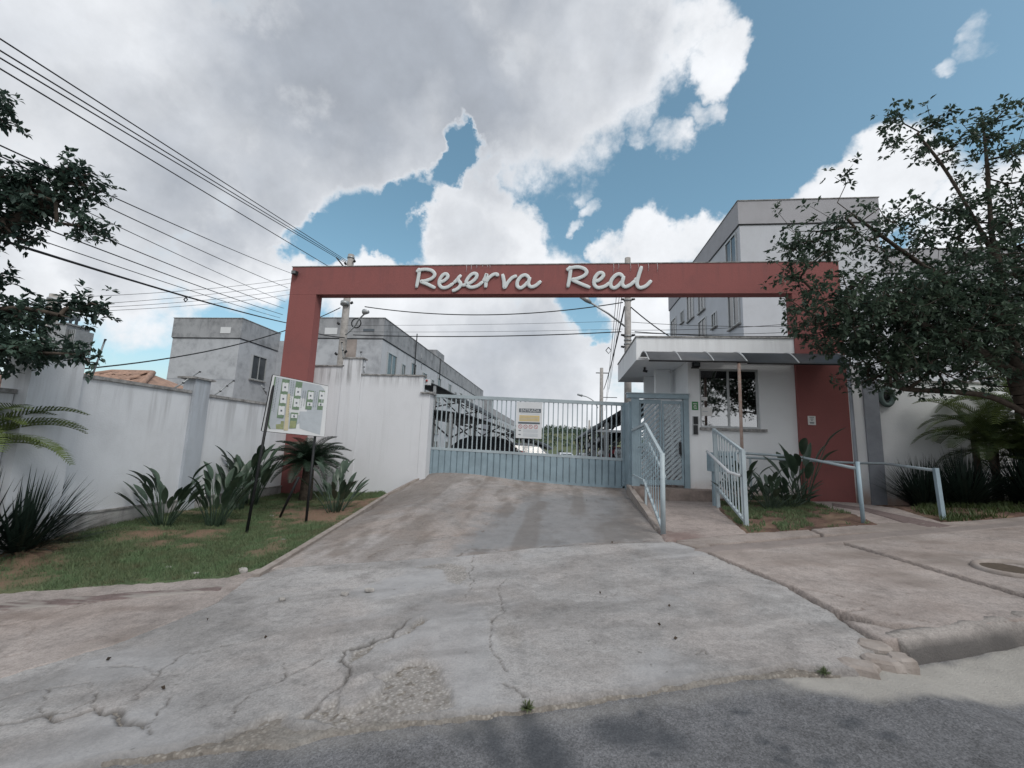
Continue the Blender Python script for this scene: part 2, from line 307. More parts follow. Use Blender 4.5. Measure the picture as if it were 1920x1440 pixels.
# ------------------------------------------------------------------ object helpers
OFF = {}
def tag(o, label=None, cat=None, group=None, kind=None):
    if label: o['label'] = label
    if cat: o['category'] = cat
    if group: o['group'] = group
    if kind: o['kind'] = kind
    return o
def thing(name, label, cat, loc=(0, 0, 0), group=None):
    o = bpy.data.objects.new(name, None); COL.objects.link(o); o.location = loc; o.empty_display_size = .2
    OFF[o.name] = np.array(loc, float)
    return tag(o, label, cat, group)
class MB:
    def __init__(s): s.v = []; s.f = []; s.sm = []
    def add(s, vs, fs, smooth=False):
        b = len(s.v); s.v += [tuple(float(c) for c in v) for v in vs]; s.f += [tuple(i+b for i in f) for f in fs]; s.sm += [smooth]*len(fs); return s
    def box(s, x0, x1, y0, y1, z0, z1):
        return s.add([(x0,y0,z0),(x1,y0,z0),(x1,y1,z0),(x0,y1,z0),(x0,y0,z1),(x1,y0,z1),(x1,y1,z1),(x0,y1,z1)],
              [(0,3,2,1),(4,5,6,7),(0,1,5,4),(1,2,6,5),(2,3,7,6),(3,0,4,7)])
    def bar(s, a, b, w, h=None, up=(0, 0, 1)):
        a, b = np.array(a, float), np.array(b, float); h = h or w; d = unit(b-a); u = np.array(up, float)
        if abs(d@u) > .98: u = np.array([0., 1, 0])
        r = unit(np.cross(d, u)); u = np.cross(r, d); V = []
        for p in (a, b):
            for i, j in ((-1,-1),(1,-1),(1,1),(-1,1)): V.append(p + r*i*w/2 + u*j*h/2)
        return s.add(V, [(0,1,2,3),(7,6,5,4),(0,4,5,1),(1,5,6,2),(2,6,7,3),(3,7,4,0)])
    def tube(s, pts, r, n=8, cap=True, flat=None):
        P = [np.array(p, float) for p in pts]; k = len(P); rr = r if hasattr(r, '__len__') else [r]*k
        V = []; F = []; ref = None
        for i, p in enumerate(P):
            d = unit(P[min(i+1, k-1)] - P[max(i-1, 0)] + 1e-9)
            if flat is not None:
                r2 = np.array(flat, float); r1 = unit(np.cross(d, r2)); q = .34
            else:
                if ref is None: ref = np.array([0, 0, 1.]) if abs(d[2]) < .9 else np.array([1., 0, 0])
                r1 = unit(np.cross(d, ref)); r2 = np.cross(r1, d); ref = r2; q = 1
            for j in range(n):
                t = 2*pi*j/n; V.append(p + (r1*cos(t) + r2*(math.copysign(abs(sin(t))**.22, sin(t)) if flat is not None else sin(t))*q)*rr[i])
        for i in range(k-1):
            for j in range(n): F.append((i*n+j, i*n+(j+1) % n, (i+1)*n+(j+1) % n, (i+1)*n+j))
        if cap: F.append(tuple(range(n-1, -1, -1))); F.append(tuple((k-1)*n+j for j in range(n)))
        return s.add(V, F, True)
    def prism(s, poly, axis, a, b):
        """extrude a polygon (2-D, in the plane normal to axis) from a to b"""
        def mk(p, t): return {'x': (t, p[0], p[1]), 'y': (p[0], t, p[1]), 'z': (p[0], p[1], t)}[axis]
        n = len(poly); V = [mk(p, a) for p in poly] + [mk(p, b) for p in poly]
        F = [tuple(range(n)), tuple(range(2*n-1, n-1, -1))] + [(i, i+n, (i+1) % n + n, (i+1) % n) for i in range(n)]
        return s.add(V, F)
    def mesh(s, name, material, off=(0, 0, 0)):
        me = bpy.data.meshes.new(name); o = np.array(off)
        me.from_pydata([tuple(np.array(v)-o) for v in s.v], [], s.f); me.materials.append(material)
        me.polygons.foreach_set('use_smooth', s.sm); me.update()
        import bmesh
        b = bmesh.new(); b.from_mesh(me); bmesh.ops.recalc_face_normals(b, faces=b.faces); b.to_mesh(me); b.free()
        return me
    def build(s, name, material, parent=None):
        off = OFF.get(parent.name, np.zeros(3)) if parent else np.zeros(3)
        o = bpy.data.objects.new(name, s.mesh(name, material, off)); COL.objects.link(o)
        if parent: o.parent = parent
        OFF[o.name] = off
        return o
def inst(name, me, loc, parent=None, rot=None, scale=None):
    o = bpy.data.objects.new(name, me); COL.objects.link(o)
    off = OFF.get(parent.name, np.zeros(3)) if parent else np.zeros(3)
    o.location = tuple(np.array(loc, float)-off)
    if rot is not None: o.rotation_euler = rot
    if scale is not None: o.scale = scale if hasattr(scale, '__len__') else (scale,)*3
    if parent: o.parent = parent
    OFF[o.name] = np.array(loc, float)
    return o
def pbox(name, material, parent, *d): return MB().box(*d).build(name, material, parent)
def npmesh(name, V, F, material, smooth=False):
    me = bpy.data.meshes.new(name); V = np.asarray(V, np.float32); F = np.asarray(F, np.int32)
    me.vertices.add(len(V)); me.vertices.foreach_set('co', V.ravel())
    k = F.shape[1]; me.loops.add(F.size); me.loops.foreach_set('vertex_index', F.ravel())
    me.polygons.add(len(F)); me.polygons.foreach_set('loop_start', np.arange(0, F.size, k, dtype=np.int32)); me.polygons.foreach_set('loop_total', np.full(len(F), k, np.int32))
    if smooth: me.polygons.foreach_set('use_smooth', np.ones(len(F), bool))
    me.materials.append(material); me.update(calc_edges=True); me.validate(); return me
def catmull(pts, n=6):
    P = [np.array(p, float) for p in pts]; P = [2*P[0]-P[1]] + P + [2*P[-1]-P[-2]]; out = []
    for i in range(1, len(P)-2):
        for k in range(n):
            t = k/n; a, b, c, d = P[i-1:i+3]
            out.append(.5*((2*b) + (c-a)*t + (2*a-5*b+4*c-d)*t*t + (3*b-a-3*c+d)*t**3))
    out.append(P[-2]); return out
def text(body, size, mtl, parent, loc, rot, name='lettering', align='CENTER', ext=.001):
    cu = bpy.data.curves.new('t', 'FONT'); cu.body = body; cu.size = size; cu.align_x = align; cu.align_y = 'CENTER'; cu.extrude = ext
    to = bpy.data.objects.new('t', cu); COL.objects.link(to)
    bpy.context.view_layer.update()
    me = bpy.data.meshes.new_from_object(to.evaluated_get(bpy.context.evaluated_depsgraph_get()))
    bpy.data.objects.remove(to); bpy.data.curves.remove(cu); me.materials.clear(); me.materials.append(mtl); me.name = name
    return inst(name, me, loc, parent, rot)

# value noise on the plane, for relief and ragged edges
_H = np.random.default_rng(3).random((256, 256))
def vn(x, y):
    xi = np.floor(x).astype(int); yi = np.floor(y).astype(int); fx = x-xi; fy = y-yi
    fx = fx*fx*(3-2*fx); fy = fy*fy*(3-2*fy); g = lambda a, b: _H[a % 256, b % 256]
    return (g(xi, yi)*(1-fx)+g(xi+1, yi)*fx)*(1-fy) + (g(xi, yi+1)*(1-fx)+g(xi+1, yi+1)*fx)*fy
def fbm(x, y, o=4):
    s = 0; a = .5
    for k in range(o): s = s + a*vn(x*2**k+17*k, y*2**k+31*k); a *= .5
    return s/(1-.5**o)

# ------------------------------------------------------------------ ground height
def plane(x, y): return .06*x + .03*y - .05
CT = [(x, y, plane(x, y)) for x, y in [(-10,0),(-4,0),(0,0),(4,0),(10,0),(-9,2.6),(-6.5,3.4),(-5.5,4),(-3.6,4.6),(-1,5),(2,6.2),(4.5,6.9),(7.2,7.7),(11,9),(3.07,7.6),(4.95,7.77),(6.4,8.16)]]
CT += [(x, y, plane(x, y)) for x, y in [(-9,-5),(0,-5),(9,-5),(-2.3,2.2),(.6,3),(2.6,3.5)]]
CT += [(-3.6,11.5,.65),(-.9,11.5,.60),(1.85,11.5,.53),(-.9,8.4,.32),(-2.9,8.4,.27),(1.2,8.6,.34),(-4.5,11,.18),(-4.1,9,.03),(-7.2,5.6,-.06),(-7.2,7.1,.02),(-7.2,9.3,.03),(-7.2,10.6,.03),
       (-5.6,10.9,.1),(2.46,10.3,.42),(3.5,10.3,.44),(3.2,9.2,.45),(5.55,10.6,.63),(6.7,10.6,.56),(7.4,10.7,.5),(8.3,9.6,.72),(12,11,.95),(-5.5,7.2,-.1)]
CT = np.array(CT)
def tpsk(r2): return np.where(r2 > 1e-9, .5*r2*np.log(np.maximum(r2, 1e-9)), 0)
def _solve():
    n = len(CT); r2 = ((CT[:, None, :2]-CT[None, :, :2])**2).sum(-1); K = tpsk(r2) + np.eye(n)*.05
    P = np.c_[np.ones(n), CT[:, :2]]; A = np.block([[K, P], [P.T, np.zeros((3, 3))]])
    return np.linalg.solve(A, np.r_[CT[:, 2], 0, 0, 0])
TW = _solve()
def G(x, y):
    x = np.asarray(x, float); y = np.asarray(y, float); sh = x.shape; xf, yf = x.ravel(), y.ravel(); out = np.empty(len(xf))
    for s in range(0, len(xf), 40000):
        a, b = xf[s:s+40000], yf[s:s+40000]
        r2 = (a[:, None]-CT[None, :, 0])**2 + (b[:, None]-CT[None, :, 1])**2
        out[s:s+40000] = tpsk(r2)@TW[:-3] + TW[-3] + TW[-2]*a + TW[-1]*b
    return out.reshape(sh)
def g1(x, y): return float(G(np.array([x]), np.array([y]))[0])
def gp(px, py, dz=0):
    z = 0.0; p = None
    for _ in range(60):
        d = ray(px, py); t = (z-EYE)/d[2]; t = min(max(t, .5), 40); p = CAM + d*t; z = .5*z + .5*(g1(p[0], p[1])+dz)
    return np.array([p[0], p[1], g1(p[0], p[1])+dz])

def segdist(X, Y, pl, closed=False):
    d = np.full(X.shape, 1e9); n = len(pl)
    for i in range(n if closed else n-1):
        a, b = pl[i], pl[(i+1) % n]; e = b-a; L2 = e@e + 1e-12
        t = np.clip(((X-a[0])*e[0]+(Y-a[1])*e[1])/L2, 0, 1)
        d = np.minimum(d, np.hypot(X-a[0]-t*e[0], Y-a[1]-t*e[1]))
    return d
def inside(X, Y, pl):
    r = np.zeros(X.shape, bool); n = len(pl)
    for i in range(n):
        a, b = pl[i], pl[(i+1) % n]
        c = ((a[1] > Y) != (b[1] > Y)) & (X < (b[0]-a[0])*(Y-a[1])/(b[1]-a[1]+1e-12)+a[0]); r ^= c
    return r
def sdist(X, Y, pl):
    d = segdist(X, Y, pl, True); return np.where(inside(X, Y, pl), d, -d)
def PX(lst): return [gp(*p)[:2] for p in lst]
def sheet(name, poly, res, off, material, rag=.02, dip=.09, relief=.006, cracks=(), wear=None, parent=None, kind='structure', gfun=None, ywarp=1.0, edge=.05, out=.10):
    """ground sheet inside poly whose rim dives under its neighbours; cracks are real grooves"""
    pl = [np.array(p, float) for p in poly]; A = np.array(pl); x0, y0 = A.min(0)-.12; x1, y1 = A.max(0)+.12
    nx = int((x1-x0)/res)+2; xs = np.linspace(x0, x1, nx)
    ys = [y0]; st = res
    while ys[-1] < y1: ys.append(ys[-1]+st); st *= ywarp
    X, Y = np.meshgrid(xs, np.array(ys))
    sd = sdist(X, Y, pl) + (fbm(X*5+3, Y*5)-.5)*rag*2 + (fbm(X*19, Y*19+5)-.5)*rag
    keep = sd > -out
    GZ = (gfun or G)(X, Y); Z = GZ + off + (fbm(X*2.3, Y*2.3)-.5)*relief*2 + (fbm(X*14, Y*14)-.5)*relief
    tt = np.clip((edge*.4-sd)/edge, 0, 1); Z -= dip*tt*tt*(3-2*tt)
    col = np.zeros(X.shape+(4,)); col[..., 3] = 1
    jx = X+(fbm(X*9, Y*9)-.5)*.11; jy = Y+(fbm(X*9+40, Y*9+9)-.5)*.11
    for pts, w, dep in cracks:
        d = segdist(jx, jy, [np.array(p) for p in pts]); w0 = w; w = np.maximum(.0042, w*(.05+1.05*fbm(X*4+7, Y*4)))
        k = np.exp(-(d/w)**2); Z -= dep*k; col[..., 0] = np.maximum(col[..., 0], (.95 if w0 > .011 else .75)*np.exp(-(d/(w*1.15))**2))
    if wear: wear(X, Y, Z, col, sd)
    idx = -np.ones(X.shape, int); q = keep[:-1, :-1] & keep[1:, :-1] & keep[:-1, 1:] & keep[1:, 1:]
    use = np.zeros(X.shape, bool)
    for a, b in ((0, 0), (1, 0), (0, 1), (1, 1)): use[a:a+q.shape[0], b:b+q.shape[1]] |= q
    idx[use] = np.arange(use.sum()); V = np.c_[X[use], Y[use], Z[use]]
    F = np.stack([idx[:-1, :-1][q], idx[:-1, 1:][q], idx[1:, 1:][q], idx[1:, :-1][q]], 1)
    me = npmesh(name, V, F, material, True)
    ca = me.color_attributes.new('wear', 'FLOAT_COLOR', 'POINT'); ca.data.foreach_set('color', col[use].astype(np.float32).ravel())
    o = bpy.data.objects.new(name, me); COL.objects.link(o); OFF[o.name] = np.zeros(3)
    if parent: o.parent = parent
    elif kind: o['kind'] = kind
    return o
def soft(X, Y, poly_px, blur=.08, ragf=.1):
    s = sdist(X, Y, PX(poly_px)) + (fbm(X*6, Y*6)-.5)*ragf*2 + (fbm(X*25, Y*25)-.5)*ragf*.6
    return np.clip(s/blur+.5, 0, 1)

# ------------------------------------------------------------------ the ground
far = MB()
def terr(x, y):
    r = math.hypot(x, y); return -1.6 if y > 0 else -1.2
far.add([(-1500,-1500,-1.6),(1500,-1500,-1.6),(1500,1500,-1.6),(-1500,1500,-1.6)], [(0,1,2,3)])
far.build('ground', M_TERR)['kind'] = 'structure'

SU = np.array([cos(radians(15.5)), sin(radians(15.5))]); SV = np.array([-SU[1], SU[0]])   # along and across the street
def st(u, v): return SU*u + SV*v
def road_z(X, Y):
    v = X*SV[0]+Y*SV[1]; u = X*SU[0]+Y*SU[1]
    base = G(X, Y); t = np.clip((u-2.95)/.6, 0, 1); return base - .022 - .105*t*t*(3-2*t)
def road_wear(X, Y, Z, col, sd):
    for poly in ([(893,1335),(925,1335),(975,1445),(930,1445)], [(965,1330),(1000,1330),(1060,1400),(1090,1450),(985,1450)]):
        col[..., 0] = np.maximum(col[..., 0], .65*soft(X, Y, poly, .12, .05))
    for px, py, r in [(1175,1365,.26),(1250,1380,.22),(880,1370,.16),(1360,1303,.045),(1390,1328,.05),(1365,1352,.07),(1468,1418,.05),(1442,1422,.035),(1140,1316,.03),(1195,1331,.03),(1430,1380,.03),(1475,1395,.04),(1545,1420,.08),(1600,1345,.12),(1660,1370,.1),(1470,1355,.05),(1050,1385,.04),(1230,1405,.05)]:
        p = gp(px, py); d = np.hypot(X-p[0], (Y-p[1])*1.5) + (fbm(X*7, Y*7)-.5)*.12
        col[..., 0] = np.maximum(col[..., 0], .62*np.clip((r-d)/(r*.7), 0, 1))
    u = X*SU[0]+Y*SU[1]; v = X*SV[0]+Y*SV[1]
    gut = soft(X, Y, [(1470,1268),(1560,1250),(1700,1218),(1930,1175),(2300,1085),(2300,1215),(1930,1274),(1790,1292),(1640,1304),(1540,1292)], .1, .06)
    col[..., 2] = np.maximum(col[..., 2], gut*.95)
    dust = soft(X, Y, [(150,1436),(700,1360),(1000,1332),(1480,1262),(1500,1285),(1000,1352),(700,1385),(170,1460)], .12, .08)
    col[..., 2] = np.maximum(col[..., 2], dust*.25)
sheet('road', [st(-9, -3.5), st(12, -3.5), st(12, 3.5), st(-9, 3.5)], .03, 0, M_ASPH, relief=.004, wear=road_wear, gfun=road_z)
sheet('road', [st(-9, -14), st(12, -14), st(12, -3.46), st(-9, -3.46)], .25, -.006, M_ASPH, relief=0, gfun=road_z, rag=0, dip=0)

def rub_wear(X, Y, Z, col, sd): col[..., 1] = .9*np.clip(fbm(X*3, Y*3)*2.2-.35, 0, 1); Z += .012*(vn(X*34, Y*34)-.5)
sheet('broken_concrete', PX([(-300,1530),(120,1445),(420,1406),(540,1396),(640,1370),(850,1350),(980,1333),(1210,1299),(1330,1279),(1480,1264),(1560,1266),(1640,1255),(1690,1225),(1640,1180),(900,1120),(300,1150),(-300,1300)]), .018, -.004, M_RUBBLE, relief=.008, wear=rub_wear, rag=.03, edge=.025, dip=.12)

CR = lambda pts, w=.012, d=.02: (PX(pts), w, d)
cracks = [CR([(-20,1368),(75,1352),(110,1362),(160,1345),(180,1340),(200,1345),(215,1338),(215,1355),(268,1365),(270,1372)], .022, .035),
 CR([(180,1340),(180,1318),(160,1290),(90,1295),(0,1320)], .008), CR([(180,1318),(130,1340),(70,1355)], .007), CR([(90,1295),(75,1345)], .006),
 CR([(300,1270),(260,1310),(245,1320)], .007), CR([(180,1255),(270,1255),(300,1270),(330,1240),(360,1230)], .007), CR([(360,1230),(440,1215),(500,1200)], .006), CR([(320,1310),(290,1360),(275,1390)], .006),
 CR([(600,1240),(540,1275),(470,1310),(440,1330),(430,1355)], .007), CR([(540,1275),(530,1250)], .006),
 CR([(640,1250),(655,1262),(650,1285),(625,1300),(600,1325),(565,1348)], .016, .03), CR([(650,1228),(680,1215),(735,1198),(755,1180),(775,1165)], .016, .03),
 CR([(640,1250),(650,1228)], .012), CR([(890,1045),(880,1075),(885,1100),(870,1125)], .008), CR([(950,1085),(935,1110),(945,1150),(925,1165),(920,1205)], .008),
 CR([(920,1205),(925,1235),(945,1260)], .008), CR([(950,1290),(985,1312)], .01), CR([(1310,1035),(1380,1066),(1440,1090)], .008), CR([(1300,1235),(1325,1225),(1330,1240)], .005), CR([(1080,1120),(1130,1125),(1160,1115)], .005)]
def apron_wear(X, Y, Z, col, sd):
    holes = [[(655,1300),(700,1278),(740,1262),(790,1242),(830,1255),(838,1300),(850,1330),(700,1365),(600,1362),(560,1352),(620,1318)],
             [(660,1225),(735,1202),(790,1162),(800,1168),(770,1190),(700,1215),(670,1240),(650,1252)], [(420,1385),(500,1352),(530,1348),(535,1368),(440,1395)], [(780,1068),(835,1060),(872,1068),(878,1085),(860,1100),(838,1096),(832,1070)],
             [(1395,1270),(1470,1262),(1500,1268),(1400,1282)], [(922,1165),(960,1170),(985,1205),(975,1225),(940,1220),(925,1200)], [(1610,1210),(1660,1200),(1680,1240),(1640,1262),(1600,1240)]]
    for i, h in enumerate(holes):
        s = soft(X, Y, h, .04, .045); dep = (.027, .028, .03, .006, .028, .010, .02)[i]
        Z -= dep*s; col[..., 1] = np.maximum(col[..., 1], s*(.7, .7, .6, .65, .5, .3, .4)[i])
    slab = soft(X, Y, [(630,1318),(650,1290),(690,1275),(720,1283),(712,1302),(660,1338),(635,1336)], .02, .015)
    Z += .036*slab; col[..., 1] *= 1-slab
    for poly, w in (([(800,1130),(900,1140),(925,1190),(925,1290),(960,1325),(860,1345),(830,1260),(790,1215),(730,1230),(700,1215),(760,1180)], .55), ([(740,1085),(835,1070),(840,1098),(700,1130),(640,1120)], .8), ([(590,1180),(800,1130),(720,1160)], .4)):
        col[..., 2] = np.maximum(col[..., 2], w*soft(X, Y, poly, .15, .1))
    for px, py, r in [(1320,1152,.25),(1360,1170,.12),(350,1190,.3),(440,1180,.25),(100,1280,.3),(120,1150,.2),(1420,1130,.2)]:
        p = gp(px, py); d = np.hypot(X-p[0], Y-p[1]) + (fbm(X*4, Y*4)-.5)*.3
        col[..., 0] = np.maximum(col[..., 0], .35*np.clip((r-d)/r, 0, 1))
    tr = fbm((X*SU[0]+Y*SU[1])*1.0+3, (X*SV[0]+Y*SV[1])*3.5); col[..., 0] = np.maximum(col[..., 0], np.clip((tr-.54)*2.2, 0, .22))
    tr = fbm(X*1.3+21, Y*1.3); col[..., 2] = np.maximum(col[..., 2], np.clip((tr-.55)*4, 0, .6))
    sc = (vn(X*55, Y*12) > .93) & (fbm(X*1.5, Y*1.5) > .5); col[..., 2] = np.maximum(col[..., 2], sc*.5)
    col[..., 0] = np.maximum(col[..., 0], .7*np.clip((vn(X*23+9, Y*40) - .945)*30, 0, 1)*(fbm(X*2+5, Y*2) > .45))
    col[..., 0] = np.maximum(col[..., 0], .35*np.clip(1-sd/.06, 0, 1))
sheet('concrete_apron', PX([(-350,1560),(-60,1490),(150,1440),(330,1408),(430,1385),(480,1368),(640,1364),(760,1352),(840,1345),(980,1328),(1070,1313),(1210,1296),(1330,1272),(1400,1268),(1480,1252),(1560,1262),(1625,1262),(1640,1245),(1648,1215),(1570,1160),(1480,1106),(1380,1064),(1310,1034),(1262,1018),(1150,1022),(1000,1031),(860,1046),(700,1056),(540,1066),(455,1090),(400,1135),(270,1190),(200,1216),(0,1274),(-350,1390)]),
      .012, .024, M_CONC, rag=.03, cracks=cracks, wear=apron_wear, ywarp=1.0008)

def drive_wear(X, Y, Z, col, sd):
    for poly, w, ch in (([(860,1040),(900,980),(1000,930),(1180,930),(1190,980),(1220,1020)], .85, 2), ([(560,1035),(640,985),(720,935),(790,900),(830,905),(700,975),(620,1030)], .45, 0), ([(1120,985),(1190,935),(1240,1015),(1170,1020)], .45, 0)):
        col[..., ch] = np.maximum(col[..., ch], w*soft(X, Y, poly, .5, .3))
    n = fbm(X*3, Y*1.2); col[..., 0] = np.maximum(col[..., 0], np.clip((n-.55)*2.6, 0, .45)); tr = fbm(X*2.2+8, Y*.3); col[..., 0] = np.maximum(col[..., 0], np.clip((tr-.52)*2.6, 0, .38))
    col[..., 0] = np.maximum(col[..., 0], .6*np.clip((vn(X*17+9, Y*28) - .94)*30, 0, 1))
dcr = [CR([(540,1066),(670,1062),(700,1040),(740,1025),(800,1018)], .012), CR([(860,1046),(880,1030),(930,1032),(960,1040),(1000,1031)], .016, .03), CR([(880,1030),(920,1034)], .02, .03), CR([(1000,1031),(1040,1026),(1120,1022),(1230,1016)], .014), CR([(905,1000),(920,975),(925,960)], .006), CR([(860,905),(1000,915),(1170,922)], .012), CR([(740,1060),(790,1050)], .008), CR([(1000,960),(1005,980),(1040,1000)], .006)]
sheet('driveway', [*PX([(470,1092),(540,1048),(640,986),(725,930),(790,898)]), (-3.75,11.5), (-3.75,12.2), (1.9,12.2), (1.9,11.4), *PX([(1195,945),(1218,980),(1248,1016),(1262,1026),(1000,1040),(860,1056),(640,1070)])],
      .025, .018, M_DRIVE, rag=.02, cracks=dcr, wear=drive_wear)
def in_z(x, y): return .58 - .055*np.clip(np.asarray(y, float)-12, 0, 22)
sheet('internal_road', [(-22,12.1),(16,12.1),(16,75),(-22,75)], .8, -.03, M_INROAD, rag=0, dip=0, relief=0, gfun=lambda X, Y: in_z(X, Y))

# pavement left of the driveway
def walkl_wear(X, Y, Z, col, sd):
    col[..., 0] = np.maximum(col[..., 0], .6*np.clip((fbm(X*1.2, Y*5)-.56)*3, 0, .6)); col[..., 2] = np.maximum(col[..., 2], .5*np.clip((fbm(X*2+9, Y*2)-.5)*3, 0, 1))
sheet('pavement', PX([(-350,1180),(0,1112),(250,1096),(440,1080),(500,1066),(540,1060),(470,1088),(425,1122),(400,1140),(270,1195),(200,1221),(0,1280),(-350,1400)]), .022, .03, M_WALK, rag=.03, wear=walkl_wear,
      cracks=[CR([(0,1180),(80,1165),(120,1150),(200,1128),(215,1110)], .008), CR([(-200,1260),(40,1235),(60,1180)], .006)])
def strip_wear(X, Y, Z, col, sd): col[..., 2] = np.clip((fbm(X*3, Y*14)-.5)*5, 0, .85)
sheet('red_strip', PX([(-350,1188),(0,1136),(200,1120),(425,1101),(415,1113),(200,1133),(0,1153),(-350,1212)]), .016, .038, M_STRIP, rag=.03, wear=strip_wear, relief=.004, dip=.05)
# pavement right: cast slabs divided by joints
walk = thing('pavement', None, None); walk['kind'] = 'structure'
def slab_wear(X, Y, Z, col, sd):
    col[..., 0] = np.maximum(col[..., 0], .4*np.clip(1-sd/.05, 0, 1)); col[..., 0] = np.maximum(col[..., 0], .45*np.clip((fbm(X*1.4, Y*3.2)-.54)*3, 0, .7))
    col[..., 2] = np.maximum(col[..., 2], .8*np.clip((fbm(X*1.1+9, Y*1.6)-.42)*3.5, 0, 1)); col[..., 0] = np.maximum(col[..., 0], .6*np.clip((vn(X*23+9, Y*40) - .96)*30, 0, 1))
slabs = [[(1264,1020),(1320,1018),(1345,1036),(1560,1018),(1720,1066),(1925,1128),(2050,1162),(1960,1166),(1775,1188),(1640,1172),(1560,1146),(1480,1104),(1382,1063),(1314,1034)],
         [(1566,1017),(1735,1002),(1925,985),(2300,945),(2300,1120),(2055,1158),(1930,1125),(1722,1063)],
         [(1262,1017),(1400,1003),(1515,996),(1540,1006),(1345,1025)], [(1519,996),(1650,985),(1780,982),(1920,972),(2300,935),(2300,942),(1920,983),(1735,1000),(1545,1007)],
         [(1575,1165),(1640,1176),(1690,1188),(1775,1192),(1700,1206),(1660,1212),(1640,1203)]]
for i, sl in enumerate(slabs):
    cr = []
    if i == 0: cr = [CR([(1480,1106),(1560,1120),(1640,1140),(1700,1162),(1780,1186)], .007), CR([(1550,1152),(1600,1150),(1640,1140)], .006)]
    sheet('slab', PX(sl), .022, .03 + .004*(i % 2), M_WALK, rag=.008, wear=slab_wear, parent=walk, kind=None, cracks=cr, edge=.03, out=.045, dip=.12)
sheet('red_strip', PX([(1300,1036),(1340,1028),(1640,1004),(1760,995),(1920,981),(2300,940),(2300,949),(1920,991),(1640,1016),(1345,1041)]), .018, .043, M_STRIP, rag=.012, relief=.003, dip=.05, wear=lambda X, Y, Z, col, sd: col.__setitem__((Ellipsis, 2), .45))
# kerb stones on the right: a rounded run of three stones, ending in broken pieces
def kerb_piece(pa, pb, name, parent):
    a, b = gp(*pa), gp(*pb); d = unit((b-a)*[1, 1, 0]); nrm = np.array([-d[1], d[0], 0]); n = 40; V = []; F = []; C = []
    prof = [(-.03, -.26, 1), (-.022, -.15, 1), (-.015, -.10, .95), (-.006, -.06, .75), (.008, -.025, .45), (.03, -.003, .15), (.06, .010, 0), (.11, .014, 0), (.16, .008, .1), (.175, -.2, 1)]
    for i in range(n+1):
        p = a + (b-a)*i/n; p[2] = g1(p[0], p[1]) + .02; q = float(vn(np.array([p[0]*7]), np.array([p[1]*7]))[0])-.5
        for k, (t, z, c) in enumerate(prof):
            j = .022*q + .006*(random.random()-.5); V.append(p + nrm*(t+j) + np.array([0, 0, z+j*.5])); C.append((min(1, c*(.75+.9*float(vn(np.array([p[0]*5+3]), np.array([p[1]*5]))[0])))*.85, 0, 0, 1))
    k = len(prof)
    for i in range(n):
        for j in range(k-1): F.append((i*k+j, (i+1)*k+j, (i+1)*k+j+1, i*k+j+1))
    F += [tuple(range(k)), tuple(n*k+j for j in range(k-1, -1, -1))]
    o = MB().add(V, F, True).build(name, M_KERBW, parent)
    ca = o.data.color_attributes.new('wear', 'FLOAT_COLOR', 'POINT'); ca.data.foreach_set('color', np.array(C, np.float32).ravel()); return o
M_KERB = mat('kerb_concrete', (.29, .262, .245), .92, .3, 5, .5, c2=(.2, .17, .15))
M_KERBW = groundmat('worn_kerb', (.30, .275, .258), .25, .92, (.075, .072, .072), (.3, .28, .26), (.3, .28, .26), .8)
kt = thing('kerb', 'rounded worn concrete kerb along the right pavement edge', 'kerb', tuple(gp(1780, 1200)))
kerb_piece((1700, 1213), (1935, 1172), 'kerb_stone', kt); kerb_piece((1938, 1171), (2200, 1120), 'kerb_stone', kt); kerb_piece((2203, 1119), (2500, 1060), 'kerb_stone', kt)
def rock(name, label, cat, p, s, material, group=None, parent=None, flat=.6):
    V = []; F = []; n = 10
    r = random.Random(int(p[0]*991+p[1]*77))
    r2 = [r.random() for _ in range(n)]
    for i in range(4):
        z = (0, .45, .85, 1)[i]*s[2]; rad = (1, 1.04, .93, .72)[i]
        for j in range(n): a = 2*pi*j/n; q = rad*(.72+.5*r2[j])*(.97+.06*r.random()); V.append((p[0]+cos(a)*s[0]*q, p[1]+sin(a)*s[1]*q, p[2]-.01+z))
    for i in range(3):
        for j in range(n): F.append((i*n+j, i*n+(j+1) % n, (i+1)*n+(j+1) % n, (i+1)*n+j))
    F.append(tuple(3*n+j for j in range(n)))
    o = MB().add(V, F).build(name, material, parent)
    if label: tag(o, label, cat, group)
    return o
for k, (px, py, sx, sy, l) in enumerate([(1612,1250,.14,.1,'grey broken concrete lump nearest the asphalt below the kerb end'),(1650,1240,.13,.09,'broken concrete lump wedged between the kerb end and the apron'),(1640,1212,.14,.11,'broken concrete lump at the corner of pavement and apron'),(1685,1235,.1,.08,'broken concrete lump touching the left end of the kerb')]):
    p = gp(px, py); p[2] -= .065; rock('concrete_lump', l, 'rubble', p, (sx, sy, .10), M_KERB, 'broken lumps at the kerb end')
# tree pit on the right pavement
pit = gp(1912, 1076); pt = thing('tree_pit', 'dark round hole with a raised worn rim at the right frame edge', 'tree pit', tuple(pit))
rim = MB(); ring = []
for i in range(25): a = 2*pi*i/24; ring.append((pit[0]+cos(a)*.34, pit[1]+sin(a)*.3, g1(pit[0]+cos(a)*.34, pit[1]+sin(a)*.3)+.03))
rim.tube(ring, .045, 8, False); rim.build('rim', M_KERB, pt)
disc = MB(); disc.add([(pit[0]+cos(2*pi*i/24)*.33, pit[1]+sin(2*pi*i/24)*.29, g1(pit[0], pit[1])+.045) for i in range(24)], [tuple(range(24))]); disc.build('soil', M_DEADLEAF, pt)

